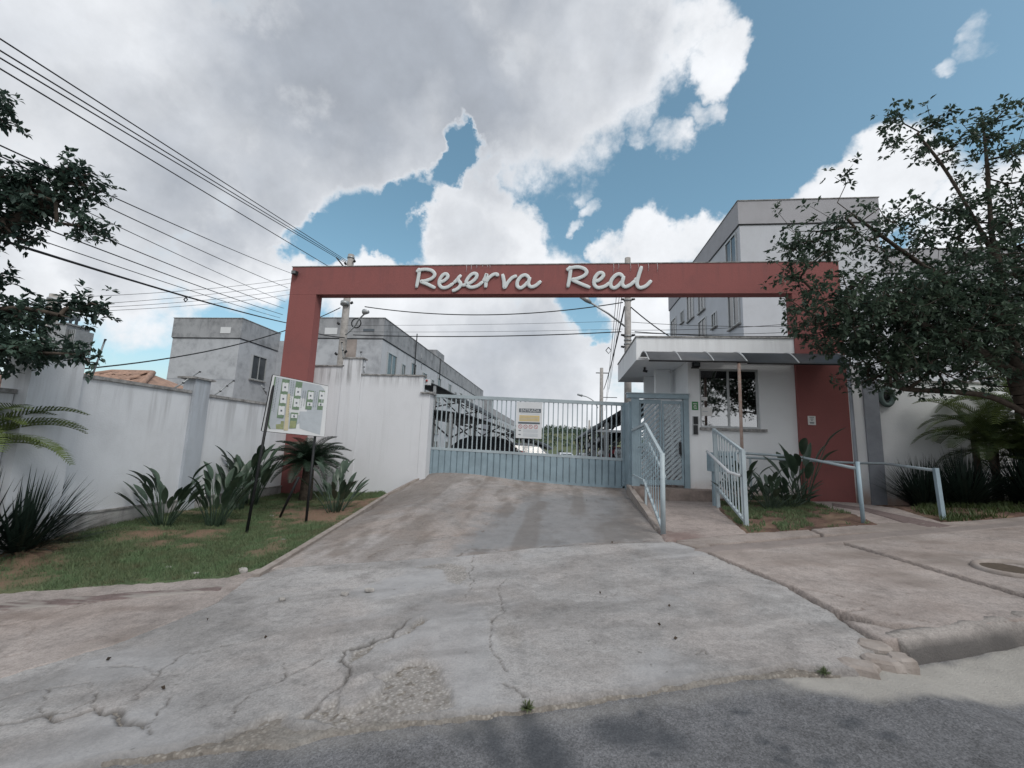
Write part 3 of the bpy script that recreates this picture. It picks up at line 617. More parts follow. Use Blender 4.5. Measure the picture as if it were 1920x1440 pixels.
# grass bank on the left, garden beds on the right
GR = PX([(-350,1186),(0,1120),(250,1101),(432,1088),(495,1068),(560,1033),(640,983),(724,928)]) + [np.array(p) for p in [(-4.55,11.1),(-7.3,11.0),(-7.3,2.2)]]
BARE = [[(-300,1180),(0,1115),(0,1050),(70,1010),(130,1015),(90,1055),(30,1100)],[(215,1010),(300,995),(340,1005),(290,1018),(240,1018)],[(280,1030),(370,1000),(420,1000),(400,1012),(330,1020)],[(530,990),(560,955),(660,955),(690,945),(640,985),(600,985)],[(500,985),(540,950),(560,960),(520,995)],[(600,945),(720,935),(690,955)]]
def bare(X, Y):
    s = 0
    for b in BARE: s = np.maximum(s, .9*soft(X, Y, b, .45, .38))
    return np.maximum(s, np.clip((fbm(X*1.7+4, Y*1.7)-.64)*5, 0, .6))
def turf_wear(X, Y, Z, col, sd):
    b = bare(X, Y); col[..., 2] = np.maximum(col[..., 2], b); Z += .03*b
sheet('grass_bank', GR, .045, .045, M_TURF, rag=.06, relief=.015, wear=turf_wear)
n = 150000; A = np.array(GR); gx = RNG.uniform(A[:, 0].min(), A[:, 0].max(), n); gy = RNG.uniform(A[:, 1].min(), A[:, 1].max(), n)
ok = (sdist(gx, gy, GR) > .0 + .05*fbm(gx*6, gy*6)) & (RNG.random(n) > .97*bare(gx, gy)) & (RNG.random(n) < .25+1.2*fbm(gx*3, gy*3)); gx, gy = gx[ok], gy[ok]; n = len(gx)
gz = G(gx, gy)+.045; hh = RNG.uniform(.02, .06, n); an = RNG.uniform(0, 2*pi, n); ww = RNG.uniform(.004, .008, n); le = RNG.uniform(.01, .05, n); la = RNG.uniform(0, 2*pi, n)
Vg = np.empty((n, 3, 3)); Vg[:, 0] = np.c_[gx-np.cos(an)*ww, gy-np.sin(an)*ww, gz-.01]; Vg[:, 1] = np.c_[gx+np.cos(an)*ww, gy+np.sin(an)*ww, gz-.01]; Vg[:, 2] = np.c_[gx+np.cos(la)*le, gy+np.sin(la)*le, gz+hh]
o = bpy.data.objects.new('grass', npmesh('grass', Vg.reshape(-1, 3), np.arange(3*n).reshape(-1, 3), M_GRASS)); COL.objects.link(o); o['kind'] = 'stuff'; o['label'] = 'short patchy green grass on the left bank'
# kerb edging between grass and driveway
ed = thing('kerb_edging', 'low concrete edging between the grass bank and the driveway', 'edging', tuple(gp(600, 1010)))
eb = [gp(*p) for p in [(478,1086),(560,1036),(640,986),(725,931),(792,897)]]
for i in range(4):
    m_ = MB(); a, b = eb[i], eb[i+1]; d = unit(b-a); m_.bar(a+d*.01+[0, 0, -.02], b-d*.01+[0, 0, -.02], .09, .16); m_.build('edging_stone', M_KERB, ed)

BED = PX([(1349,962),(1402,1004),(1455,1002),(1650,989),(1600,966),(1520,944),(1482,932)]) + [np.array((5.5, 10.75)), np.array((3.6, 10.7)), np.array((3.55, 10.2))]
def bed_wear(X, Y, Z, col, sd): col[..., 2] = np.clip((fbm(X*3, Y*3)-.45)*3, 0, .6); col[..., 0] = np.clip((fbm(X*4+9, Y*4)-.5)*3, 0, .7)
sheet('garden_bed', BED, .05, .03, M_SOIL, rag=.05, relief=.03, wear=bed_wear)
sheet('garden_bed', PX([(1672,952),(1700,962),(1775,982),(1920,970),(2300,932)]) + [np.array((16, 10.9)), np.array((7.2, 10.9))], .06, .03, M_SOIL, rag=.05, relief=.03, wear=bed_wear)
sheet('access_ramp', PX([(1480,938),(1530,942),(1610,945),(1680,955),(1775,984),(1650,990),(1600,968),(1520,946)]), .03, .022, M_RAMP, rag=.015)
sheet('red_strip', PX([(1560,946),(1625,955),(1700,972),(1790,990),(1755,996),(1690,982),(1625,962),(1560,951)]), .02, .034, M_STRIP, rag=.012, relief=.003, dip=.05)
def ramp_wear(X, Y, Z, col, sd): col[..., 2] = np.maximum(col[..., 2], .7*soft(X, Y, [(1225,1000),(1290,1000),(1320,1015),(1260,1025)], .3, .2))
sheet('pedestrian_ramp', PX([(1246,1014),(1225,985),(1212,950)]) + [np.array((2.0, 10.36)), np.array((3.6, 10.36))] + PX([(1352,960),(1402,1002),(1320,1016)]), .03, .026, M_RAMP, rag=.015, wear=ramp_wear)
def tuft(poly, n, h, mt, name, label, thr=.45):
    A = np.array(poly); gx = RNG.uniform(A[:, 0].min(), A[:, 0].max(), n); gy = RNG.uniform(A[:, 1].min(), A[:, 1].max(), n)
    ok = (sdist(gx, gy, poly) > .05) & (fbm(gx*3+2, gy*3) > thr); gx, gy = gx[ok], gy[ok]; k = len(gx); gz = G(gx, gy)+.04
    an = RNG.uniform(0, 2*pi, k); w = RNG.uniform(.006, .014, k); hh = RNG.uniform(.4, 1, k)*h; la = RNG.uniform(0, 2*pi, k); le = hh*RNG.uniform(.2, .9, k)
    V = np.empty((k, 3, 3)); V[:, 0] = np.c_[gx-np.cos(an)*w, gy-np.sin(an)*w, gz-.02]; V[:, 1] = np.c_[gx+np.cos(an)*w, gy+np.sin(an)*w, gz-.02]; V[:, 2] = np.c_[gx+np.cos(la)*le, gy+np.sin(la)*le, gz+hh]
    o = bpy.data.objects.new(name, npmesh(name, V.reshape(-1, 3), np.arange(3*k).reshape(-1, 3), mt)); COL.objects.link(o); o['kind'] = 'stuff'; o['label'] = label
tuft(BED, 22000, .06, M_GRASS, 'weeds', 'sparse weeds on the soil bed by the guard house', .43)
tuft(PX([(1700,960),(1775,984),(1920,972),(2200,945),(2200,925),(1760,945)]), 22000, .11, M_SHADEPLANT, 'ground_cover', 'low green ground cover along the right pavement edge', .42)

# ------------------------------------------------------------------ entrance arch
AY = 10.70; AD = .30
arch = thing('entrance_arch', 'tall terracotta red entrance arch spanning the gate with white script letters', 'arch', (-.4, AY, .4))
pbox('pillar', M_RED, arch, -7.57, -6.78, AY, AY+AD, -.15, 5.498)
pbox('pillar', M_RED, arch, 5.60, 6.70, AY, AY+AD, .3, 5.498)
pbox('beam', M_RED, arch, -7.572, 6.702, AY-.002, AY+AD+.002, 5.50, 6.30)
pbox('cap', M_COPE, arch, -7.59, 6.72, AY-.015, AY+AD+.015, 6.302, 6.325)
LET = {'R': [[(128,104),(140,100),(133,150),(118,230)],[(118,116),(140,102),(190,97),(232,108),(250,135),(228,162),(180,180),(152,184),(200,205),(255,232)]],
 'e': [[(283,192),(320,176),(344,150),(334,130),(310,136),(286,170),(283,205),(305,228),(342,224),(385,196)]],
 's': [[(385,196),(412,170),(440,136)],[(436,142),(420,160),(422,178),(436,196),(430,220),(404,242),(374,252)]],
 'e2': [[(446,212),(475,206),(515,188),(546,160),(552,134),(532,126),(504,142),(478,180),(480,208),(510,226),(556,216),(598,184)]],
 'r': [[(598,184),(614,156),(624,132),(620,180),(616,230)],[(618,190),(640,158),(672,134),(698,132),(702,148)]],
 'v': [[(738,130),(748,180),(752,228),(776,192),(806,158),(842,142)]],
 'a': [[(932,160),(905,138),(872,148),(846,184),(846,218),(870,230),(902,208),(920,186)],[(936,152),(924,198),(942,222),(976,214),(1016,180)]],
 'R2': [[(1216,92),(1228,86),(1222,150),(1208,228)],[(1200,104),(1225,88),(1275,80),(1322,90),(1344,114),(1326,142),(1275,164),(1242,172),(1300,200),(1370,228)]],
 'e3': [[(1396,186),(1436,172),(1464,142),(1454,122),(1428,126),(1402,160),(1398,204),(1424,228),(1470,220),(1515,190)]],
 'a2': [[(1608,150),(1580,130),(1546,144),(1518,184),(1520,220),(1546,230),(1578,208),(1598,182)],[(1612,144),(1600,198),(1620,222),(1658,208),(1690,180)]],
 'l': [[(1688,182),(1708,158)],[(1740,74),(1722,130),(1706,196),(1724,228),(1770,216),(1810,176)]]}
for k, strokes in LET.items():
    mb = MB()
    for si, stt in enumerate(strokes):
        pts = [hY(750+x/3.84, 480+y/3.84, AY-.03-.006*si) for x, y in stt]; cp = catmull(pts, 7); L = len(cp)
        rr = [0.050*(.7+.3*min(1, i/2, (L-1-i)/2)) for i in range(L)]
        mb.tube(cp, rr, 10, True, flat=(0, 1, 0))
    mb.build('letter', M_LETTER, arch)
fl = hY(553, 511, AY-.08); t_ = thing('floodlight', 'small grey floodlight on the top left corner of the red arch', 'floodlight', tuple(fl))
MB().bar(fl+[-.07, .02, .0], fl+[.07, -.02, -.02], .1, .1).build('housing', M_DARK, t_); MB().bar(fl+[0, .08, -.05], fl+[0, 0, 0], .03).build('bracket', M_STEELG, t_)
MB().box(fl[0]-.06, fl[0]+.06, fl[1]-.075, fl[1]-.05, fl[2]-.05, fl[2]+.03).build('lens', M_PANEL, t_)
ls = thing('light_string', 'remnants of thin icicle lights hanging from the arch top edge', 'light string', (-.5, AY, 6.3)); mb = MB()
for x0, x1, c in ((-2.6, -1.8, 6), (1.2, 2.6, 6)):
    for i in range(c):
        x = x0 + (x1-x0)*(i+random.random()*.6)/c; h = random.uniform(.05, .24); mb.tube([(x, AY-.018, 6.3), (x+.01, AY-.02, 6.3-h*.5), (x-.008, AY-.018, 6.3-h)], .004, 4)
mb.build('wire', M_WHITE, ls)['kind'] = 'stuff'
nt_ = hY(1522, 788, AY-.004); nb_ = thing('notice', 'small white paper notice fixed on the dark red pillar', 'notice', tuple(nt_))
MB().box(nt_[0]-.085, nt_[0]+.085, AY-.008, AY-.003, nt_[2]-.11, nt_[2]+.1).build('sheet', M_PAPER, nb_)
mb = MB()
for i, (w, dz) in enumerate([(.05, .07), (.035, .03), (.02, 0), (.05, -.05), (.045, -.07)]): mb.box(nt_[0]-w, nt_[0]+w, AY-.0095, AY-.0085, nt_[2]+dz-.007, nt_[2]+dz+.007)
mb.build('print', M_PDARK, nb_)

# ------------------------------------------------------------------ left boundary wall
WX = -7.2
M_PILA = plaster('bluish_stained_render', (.44, .48, .53), (.24, .25, .27), top=2.6, fall=1.5, amt=.7, low=-.1, lowh=.4, lowc=(.3, .27, .25), gen=.35, sx=5)
bw = thing('boundary_wall', 'long white stained boundary wall behind the grass bank', 'wall', (WX, 8, 0))
def wall_run(y0, y1, zt, par=None): return MB().box(WX-.15, WX, y0, y1, -1.0, zt).build('wall_panel', M_WALL, par or bw)
ya = hX(148, 697, WX)[1]; yb = hX(357, 735, WX)[1]; yc = hX(390, 741, WX)[1]
wall_run(ya, yb, 2.33); wall_run(yb+.002, yc-.002, 2.33) ; wall_run(yc, 10.69, 2.31)
pb = hX(372, 712, WX+.06); pbox('pilaster', M_PILA, bw, WX-.2, WX+.06, yb+.03, yc-.03, -1, 2.62); pbox('pilaster_cap', M_COPE, bw, WX-.28, WX+.1, yb-.05, yc+.05, 2.622, 2.66)
for y0, y1, z in ((ya+.02, yb+.0, 2.33), (yc+.0, 10.68, 2.31)): pbox('coping', M_COPE, bw, WX-.19, WX+.035, y0, y1, z+.002, z+.055)
pn = hX(100, 660, WX+.08); y_n0 = hX(60, 700, WX+.1)[1]
pbox('corner_pier', M_WALL, bw, WX-.35, WX+.09, y_n0, ya, -1.2, 2.56); pbox('coping', M_COPE, bw, WX-.4, WX+.12, y_n0-.03, ya+.03, 2.562, 2.60)
pbox('plinth', M_PLINTH, bw, WX+.0, WX+.035, 4.9, 10.69, -1.2, .27); pbox('drip_ledge', M_COPE, bw, WX+.0, WX+.05, 4.9, 10.685, .272, .30)
nw = thing('neighbour_wall', 'lower white wall of the neighbour at the far left edge', 'wall', (WX, 3.5, 0))
zt = hX(25, 738, WX-.1)[2]; pbox('wall_panel', M_WALL, nw, WX-.25, WX-.1, .8, y_n0-.01, -1.2, zt); pbox('coping', M_COPE, nw, WX-.3, WX-.06, .8, y_n0-.012, zt+.002, zt+.06)

# ------------------------------------------------------------------ front wall left of the gate
FY = 11.2
fwl = thing('front_wall', 'white front wall stepping down between the arch and the gate', 'wall', (-5, FY, .2))
pbox('wall_panel', M_WALLF, fwl, -6.90, -6.06, FY, FY+.15, -.3, 3.56); pbox('coping', M_COPE, fwl, -6.9, -6.02, FY-.03, FY+.18, 3.562, 3.60)
pbox('pier', M_WALLF, fwl, -6.058, -5.50, FY-.03, FY+.2, -.3, 3.79); pbox('coping', M_COPE, fwl, -6.09, -5.46, FY-.06, FY+.23, 3.792, 3.83)
pbox('wall_panel', M_WALLF, fwl, -5.498, -3.72, FY, FY+.15, -.3, 3.33); pbox('coping', M_COPE, fwl, -5.497, -3.68, FY-.03, FY+.18, 3.332, 3.37)
gpr = thing('gate_pier', 'white concrete pier at the left end of the sliding gate', 'pier', (-3.6, FY, .6))
pbox('shaft', M_WALLF, gpr, -3.72+.004, -3.50, FY-.0, FY+.36, .2, 2.86); MB().prism([(FY-.06, 2.862), (FY+.42, 2.862), (FY+.42, 2.9), (FY+.18, 2.935), (FY-.06, 2.9)], 'x', -3.76, -3.44).build('cap', M_COPE, gpr)

# ------------------------------------------------------------------ sliding gate
GY = 11.62; GX0, GX1 = -3.66, 1.70
gate = thing('sliding_gate', 'wide grey blue sliding gate with vertical bars over ribbed panels', 'gate', (-1, GY, .6))
def tz(x): return -.02*(x-GX0)
def tbar(name, x0, x1, z, w, h, mtl=M_BLUE, y=GY): return MB().bar((x0, y, z+tz(x0)), (x1, y, z+tz(x1)), w, h).build(name, mtl, gate)
tbar('top_rail', GX0, GX1+.1, 2.86, .07, .09, M_BLUEL); tbar('mid_rail', GX0, GX1, 1.40, .07, .07, M_BLUEL); tbar('bottom_rail', GX0, GX1+.1, .67, .08, .1)
MB().box(GX0, GX0+.06, GY-.035, GY+.035, .66, 2.86).build('end_stile', M_BLUE, gate)
MB().box(GX1-.04, GX1+.1, GY-.04, GY+.04, .57, 2.78).build('end_stile', M_BLUE, gate)
barm = MB().box(-.014, .014, -.014, .014, 0, 1.44).mesh('bar', M_BLUEL); NB = 41
for i in range(NB): x = GX0+.14+(GX1-GX0-.2)*i/(NB-1); inst('bar', barm, (x, GY, 1.41+tz(x)), gate)
NP = 31; pw = (GX1-GX0-.1)/NP
pm = MB().add([(.006,-.018,0),(pw-.03,-.018,0),(pw-.012,.012,0),(pw-.002,.012,0),(pw-.002,.02,0),(.002,.02,0),(.006,-.018,.66),(pw-.03,-.018,.66),(pw-.012,.012,.66),(pw-.002,.012,.66),(pw-.002,.02,.66),(.002,.02,.66)],
      [(0,5,4,3,2,1),(6,7,8,9,10,11)]+[(i, (i+1) % 6, (i+1) % 6+6, i+6) for i in range(6)]).mesh('panel', M_BLUE)
for i in range(NP): x = GX0+.06+pw*i; inst('panel', pm, (x, GY-.01, .70+tz(x)), gate)
tr = thing('gate_track', 'steel floor track beneath the sliding gate', 'track', (-1, GY, .58)); MB().bar((GX0-.1, GY, .60), (GX1+.3, GY, .50), .05, .03).build('rail', M_STEELG, tr)
# ENTRADA sign
sx0, sx1 = hY(969, 757, GY-.05)[0], hY(1017, 760, GY-.05)[0]; szt, szb = hY(992, 754, GY-.05)[2], hY(992, 822, GY-.05)[2]
sg = thing('entrance_sign', 'white rule board headed ENTRADA hung on the gate bars', 'sign', ((sx0+sx1)/2, GY-.05, szb)); SW = sx1-sx0; SH = szt-szb; yS = GY-.045
pbox('board', M_WHITE, sg, sx0, sx1, yS, yS+.012, szb, szt)
cx = (sx0+sx1)/2
def band(mtl, u0, u1, v0, v1, name='print', d=.002): return pbox(name, mtl, sg, sx0+SW*u0, sx0+SW*u1, yS-d, yS-.0005, szt-SH*v1, szt-SH*v0)
band(M_PDARK, .1, .95, .18, .29); text('ENTRADA', SH*.115, M_WHITE, sg, (cx+SW*.025, yS-.004, szt-SH*.236), (pi/2, 0, 0))
band(M_PORANGE, .12, .9, .37, .53)
for v in (.415, .455, .495): band(M_PGREY, .14, .86, v-.006, v+.006, d=.003)
band(M_PGREY, .15, .9, .32, .332); band(M_PDARK, .08, .92, .555, .605)
for i in range(4):
    c = (sx0+SW*(.17+.2*i), szt-SH*.68); mb = MB(); mb.tube([(c[0]+cos(2*pi*k/16)*SW*.07, yS-.002, c[1]+sin(2*pi*k/16)*SW*.07) for k in range(17)], .006, 5, False); mb.bar((c[0]-SW*.05, yS-.002, c[1]+SW*.05), (c[0]+SW*.05, yS-.002, c[1]-SW*.05), .007); mb.build('prohibition_mark', M_PRED, sg)
for i, v in enumerate((.77, .8, .83, .88, .91, .94)): band(M_PGREY, .28, .85, v-.006, v+.006)
for v in (.79, .9): 
    mb = MB(); zc = szt-SH*v; mb.box(sx0+SW*.1, sx0+SW*.16, yS-.003, yS-.001, zc-.008, zc+.008); mb.prism([(sx0+SW*.155, zc-.022), (sx0+SW*.2, zc), (sx0+SW*.155, zc+.022)], 'y', yS-.003, yS-.001); mb.build('arrow', M_PDARK, sg)

# ------------------------------------------------------------------ pedestrian portal, door and lattice
PY = 10.76; pz = .70
por = thing('portal_frame', 'grey blue steel door frame with lintel beside the sliding gate', 'door frame', (2.4, PY, pz))
pbox('post', M_BLUE, por, 1.77, 1.95, PY, PY+.14, .35, 2.83); pbox('post', M_BLUE, por, 3.0, 3.125, PY+.0, PY+.12, .66, 2.83); pbox('lintel', M_BLUE, por, 1.66, 3.128, PY-.03, PY+.15, 2.832, 2.94); pbox('lintel_cap', M_BLUEL, por, 1.64, 3.14, PY-.05, PY+.17, 2.942, 2.96)
MB().box(1.72, 1.768, PY+.1, GY-.05, .5, 2.75).build('side_panel', M_BLUE, por)
def lattice(par, x0, x1, z0, z1, y, step, w, mtl):
    s = x0 - (z1-z0); 
    while s < x1:
        # line z = z0 + (x - s): clip to the rectangle
        a = max(x0, s); b = min(x1, s+(z1-z0))
        if b-a > .02: MB().bar((a, y, z0+a-s), (b, y, z0+b-s), .014, w).build('slat', mtl, par)
        s += step
lat = thing('lattice_panel', 'fixed panel of diagonal grey slats left of the pedestrian door', 'lattice', (2.2, PY, pz))
pbox('rail', M_BLUE, lat, 1.952, 2.48, PY+.05, PY+.09, .74, .86); pbox('rail', M_BLUE, lat, 1.952, 2.48, PY+.05, PY+.09, 2.70, 2.80); pbox('stile', M_BLUE, lat, 2.44, 2.48, PY+.052, PY+.088, .862, 2.698); pbox('stile', M_BLUE, lat, 1.953, 2.0, PY+.052, PY+.088, .862, 2.698)
lattice(lat, 2.0, 2.44, .862, 2.698, PY+.07, .128, .036, M_BLUE)
dr = thing('pedestrian_door', 'narrow slatted grey pedestrian door with a dark handle', 'door', (2.75, PY, pz))
pbox('frame', M_BLUE, dr, 2.5, 2.54, PY+.02, PY+.06, .76, 2.78); pbox('frame', M_BLUE, dr, 2.94, 2.99, PY+.02, PY+.06, .76, 2.78); pbox('rail', M_BLUE, dr, 2.541, 2.939, PY+.022, PY+.058, .762, .88); pbox('rail', M_BLUE, dr, 2.541, 2.939, PY+.022, PY+.058, 2.70, 2.778)
lattice(dr, 2.54, 2.94, .88, 2.70, PY+.04, .122, .05, M_BLUEL)
hb = MB(); hb.box(2.88, 2.93, PY-.02, PY+.018, 1.5, 1.78); hb.tube([(2.905, PY-.03, 1.45), (2.905, PY-.07, 1.5), (2.905, PY-.07, 1.72), (2.905, PY-.03, 1.77)], .014, 6); hb.build('handle', M_DARK, dr)
stp = thing('door_step', 'raised concrete landing in front of the pedestrian door', 'step', (2.7, 10.5, .5))
M_STEP = mat('step_concrete', (.31, .255, .23), .9, .25, 4, .4)
pbox('landing', M_STEP, stp, 1.74, 3.62, 10.36, 10.95, .2, .70)
rk = thing('ramp_kerb', 'low concrete kerb wall between driveway and pedestrian ramp', 'kerb', (1.7, 9, .4))
V = []; 
for y, x in ((10.9, 1.72), (9.6, 1.70), (8.4, 1.67), (7.3, 1.62)):
    zb = g1(x, y); h = .2*(y-7.1)/3.6+.03; V += [(x-.07, y, zb-.3), (x+.06, y, zb-.3), (x+.05, y, zb+h), (x-.06, y, zb+h)]
F = [(0,1,2,3),(15,14,13,12)]
for i in range(3): F += [(4*i+j, 4*i+4+j, 4*i+4+(j+1) % 4, 4*i+(j+1) % 4) for j in range(4)]
MB().add(V, F).build('kerb_wall', M_KERB, rk)

# ------------------------------------------------------------------ guard house
HY = 10.80; gh = thing('guard_house', 'white guard house with flat roof and wide window right of the door', 'guard house', (4.3, HY, .7))
wx0, wx1, wz0, wz1 = 3.40, 4.78, 2.16, 3.60
pbox('wall', M_HOUSE, gh, 3.13, wx0, HY, HY+.15, .3, 3.78); pbox('wall', M_HOUSE, gh, wx0+.001, wx1-.001, HY, HY+.15, .3, wz0); pbox('wall', M_HOUSE, gh, wx0+.001, wx1-.001, HY, HY+.15, wz1, 3.78); pbox('wall', M_HOUSE, gh, wx1, 5.598, HY, HY+.15, .3, 3.78)
pbox('inner_wall', M_HOUSE, gh, 3.13, 3.28, HY+.152, HY+2.4, .3, 3.78); pbox('back_wall', M_HOUSE, gh, 2.55, 5.6, HY+2.402, HY+2.55, .3, 3.78); pbox('partition', M_HOUSE, gh, 2.62, 3.0, HY+1.2, HY+1.4, .3, 3.778)
pbox('floor', M_SOFFIT, gh, 3.29, 5.59, HY+.152, HY+2.39, .3, .72); pbox('side_wall', M_HOUSE, gh, 5.6, 5.75, HY+.302, HY+2.5, .3, 3.78)
MB().prism([(1.88, 10.74), (5.598, 10.74), (5.598, 14.4), (1.92, 14.4)], 'z', 3.782, 4.36).build('roof', M_HOUSE, gh)
MB().prism([(1.86, 10.715), (5.597, 10.715), (5.597, 14.42), (1.90, 14.42)], 'z', 4.362, 4.40).build('roof_edge', M_COPE, gh)
wd = MB(); f = .045
for d in ((wx0, wx1, wz0, wz0+f), (wx0, wx1, wz1-f, wz1), (wx0, wx0+f, wz0+f, wz1-f), (wx1-f, wx1, wz0+f, wz1-f), (4.06, 4.11, wz0+f, wz1-f)): wd.box(d[0]+.002, d[1]-.002, HY+.04, HY+.09, d[2]+.002, d[3]-.002)
win = wd.build('window', M_ALU, gh)
pbox('pane', M_GLASS, win, wx0+f, 4.06, HY+.06, HY+.066, wz0+f, wz1-f); pbox('pane', M_GLASS, win, 4.11, wx1-f, HY+.07, HY+.076, wz0+f, wz1-f); pbox('sill', M_COPE, win, wx0-.02, wx1+.12, HY-.06, HY-.002, wz0-.07, wz0-.005)
dk = thing('desk_interior', 'dark desk inside the guard house behind the glass', 'desk', (4.1, HY+1, .72)); pbox('desk_top', M_DARK, dk, 3.5, 5.2, HY+.6, HY+1.2, 1.75, 1.8); pbox('desk_front', M_DARK, dk, 3.55, 5.15, HY+.65, HY+.68, .722, 1.748)
for lab, px0, py0, px1, py1 in (('small white notice taped high inside the guard house window', 1315, 744, 1327, 751), ('wide white notice taped low inside the guard house window', 1310, 763, 1336, 780)):
    a = hY(px0, py0, HY+.03); b = hY(px1, py1, HY+.03); t = thing('window_notice', lab, 'notice', tuple(a)); pbox('sheet', M_PAPER, t, a[0], b[0], HY+.05, HY+.058, b[2], a[2])
    mb = MB(); mb.box(a[0]+(b[0]-a[0])*.3, a[0]+(b[0]-a[0])*.7, HY+.0485, HY+.0495, (a[2]+b[2])/2-.008, (a[2]+b[2])/2+.008); mb.build('print', M_PGREY, t)
a = hY(1297, 753, HY); b = hY(1309, 769, HY); t = thing('green_sign', 'small green sign on the guard house column', 'sign', tuple(a)); pbox('plate', M_SIGNGREEN, t, a[0], b[0], HY-.012, HY-.002, b[2], a[2])
mb = MB(); ww_ = b[0]-a[0]
for u0, u1, v in ((.2, .8, .25), (.3, .7, .45), (.2, .5, .62), (.55, .75, .62), (.3, .8, .78)): mb.box(a[0]+ww_*u0, a[0]+ww_*u1, HY-.014, HY-.0125, a[2]+(b[2]-a[2])*(v+.05), a[2]+(b[2]-a[2])*(v-.03))
mb.build('print', M_PAPER, t)
for (py0, py1, lab) in ((781, 796, 'upper dark intercom unit on the guard house column'), (797, 815, 'lower dark intercom unit on the guard house column')):
    a = hY(1299, py0, HY); b = hY(1308, py1, HY); t = thing('intercom', lab, 'intercom', tuple(a)); pbox('case', M_ALU, t, a[0]-.012, b[0]+.012, HY-.03, HY-.002, b[2]-.01, a[2]+.01); pbox('face', M_DARK, t, a[0]+.004, b[0]-.004, HY-.05, HY-.031, b[2]+.006, a[2]-.004)
a = hY(1305, 684, HY-.1); t = thing('floodlight', 'black floodlight above the guard house window', 'floodlight', tuple(a)); pbox('housing', M_BLACK, t, a[0]-.085, a[0]+.085, HY-.14, HY-.05, a[2]-.05, a[2]+.055); pbox('lens', M_PANEL, t, a[0]-.065, a[0]+.065, HY-.147, HY-.141, a[2]-.035, a[2]+.035); pbox('bracket', M_BLACK, t, a[0]-.09, a[0]+.09, HY-.05, HY-.002, a[2]-.075, a[2]-.055)
a = hY(1209, 707, HY+.9); t = thing('ceiling_camera', 'tiny dark camera under the guard house roof overhang', 'camera', tuple(a)); MB().tube([(a[0], a[1], 3.78), (a[0], a[1], 3.7)], .03, 8).build('stem', M_DARK, t); MB().tube([(a[0]-.04, a[1], 3.69), (a[0]+.06, a[1]-.05, 3.66)], .035, 8).build('body', M_DARK, t)
# awnings
def awning(label, x0, x1, mtl, yw, yf, ribs):
    t = thing('awning', label, 'awning', (x0, yf, 3.6)); prof = []
    for i in range(13):
        s = i/12; prof.append((yw + (yf-yw)*s, 3.70 + .22*sin(pi*(.25+.75*s)**1.0) - .10*s**2*1.4))
    V = []; F = []
    for x in (x0, x1): V += [(x, y, z) for y, z in prof]; V += [(x, y, z+.012) for y, z in prof]
    k = len(prof)
    for i in range(k-1): F += [(i, i+1, 2*k+i+1, 2*k+i), (k+i, 3*k+i, 3*k+i+1, k+i+1), (i, k+i, k+i+1, i+1), (2*k+i, 2*k+i+1, 3*k+i+1, 3*k+i)]
    F += [(0, 2*k, 3*k, k), (k-1, 2*k-1, 4*k-1, 3*k-1)]
    MB().add(V, F, True).build('sheet', mtl, t)
    for r in range(ribs):
        x = x0 + (x1-x0)*r/(ribs-1); MB().tube([(x, y, z+.018) for y, z in prof], .016, 6).build('rib', M_ALU, t)
    MB().tube([(x0, yf, prof[-1][1]), (x1, yf, prof[-1][1])], .02, 6).build('front_bar', M_BLACK, t)
    return prof
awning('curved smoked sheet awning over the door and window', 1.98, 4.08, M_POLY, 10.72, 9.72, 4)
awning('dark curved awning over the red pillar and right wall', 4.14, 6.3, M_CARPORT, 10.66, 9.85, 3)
a = hY(1387, 676, 9.75); b = hY(1388, 842, 9.75); t = thing('awning_post', 'thin rusty post holding the awning before the window', 'post', (a[0], 9.75, .5)); MB().tube([(a[0]-.02, 9.75, 3.58), (a[0]-.03, 9.75, .35)], .035, 8).build('tube', M_RUST, t); pbox('base_plate', M_RUST, t, a[0]-.1, a[0]+.06, 9.68, 9.82, .40, .45)
t = thing('awning_post', 'tall grey post carrying the dark awning beside the red pillar', 'post', (6.2, 9.9, .5)); MB().tube([(6.24, 9.9, 3.66), (6.27, 9.9, .3)], .035, 8).build('tube', M_GREYBAND, t); pbox('base_plate', M_GREYBAND, t, 6.19, 6.35, 9.82, 9.98, .5, .56)

# right wall
rw = thing('boundary_wall', 'white boundary wall right of the red pillar behind the palms', 'wall', (9, 10.9, .5))
pbox('wall_panel', M_HOUSE, rw, 6.72, 7.10, 10.84, 11.0, .2, 3.74); pbox('pilaster', M_GREYBAND, rw, 7.102, 7.42, 10.80, 11.02, .2, 3.72); pbox('wall_panel', M_HOUSE, rw, 7.422, 16.5, 10.88, 11.03, .2, 3.36); pbox('coping', M_COPE, rw, 7.43, 16.5, 10.85, 11.06, 3.362, 3.41)  # pilaster grey stands for a shaded side face, put into the colour
c = hY(1660, 744, 10.86); t = thing('wall_lamp', 'round grey green bulkhead lamp on the white wall under the tree', 'wall lamp', tuple(c))
MB().tube([(c[0]+.13*cos(k*pi/12), 10.82, c[2]+.2*sin(k*pi/12)) for k in range(25)], .055, 8, False).build('ring', mat('lamp_green', (.13, .18, .17), .6, .1, 9), t); MB().tube([(c[0], 10.878, c[2]), (c[0], 10.84, c[2])], .09, 14).build('lens', M_DARK, t)

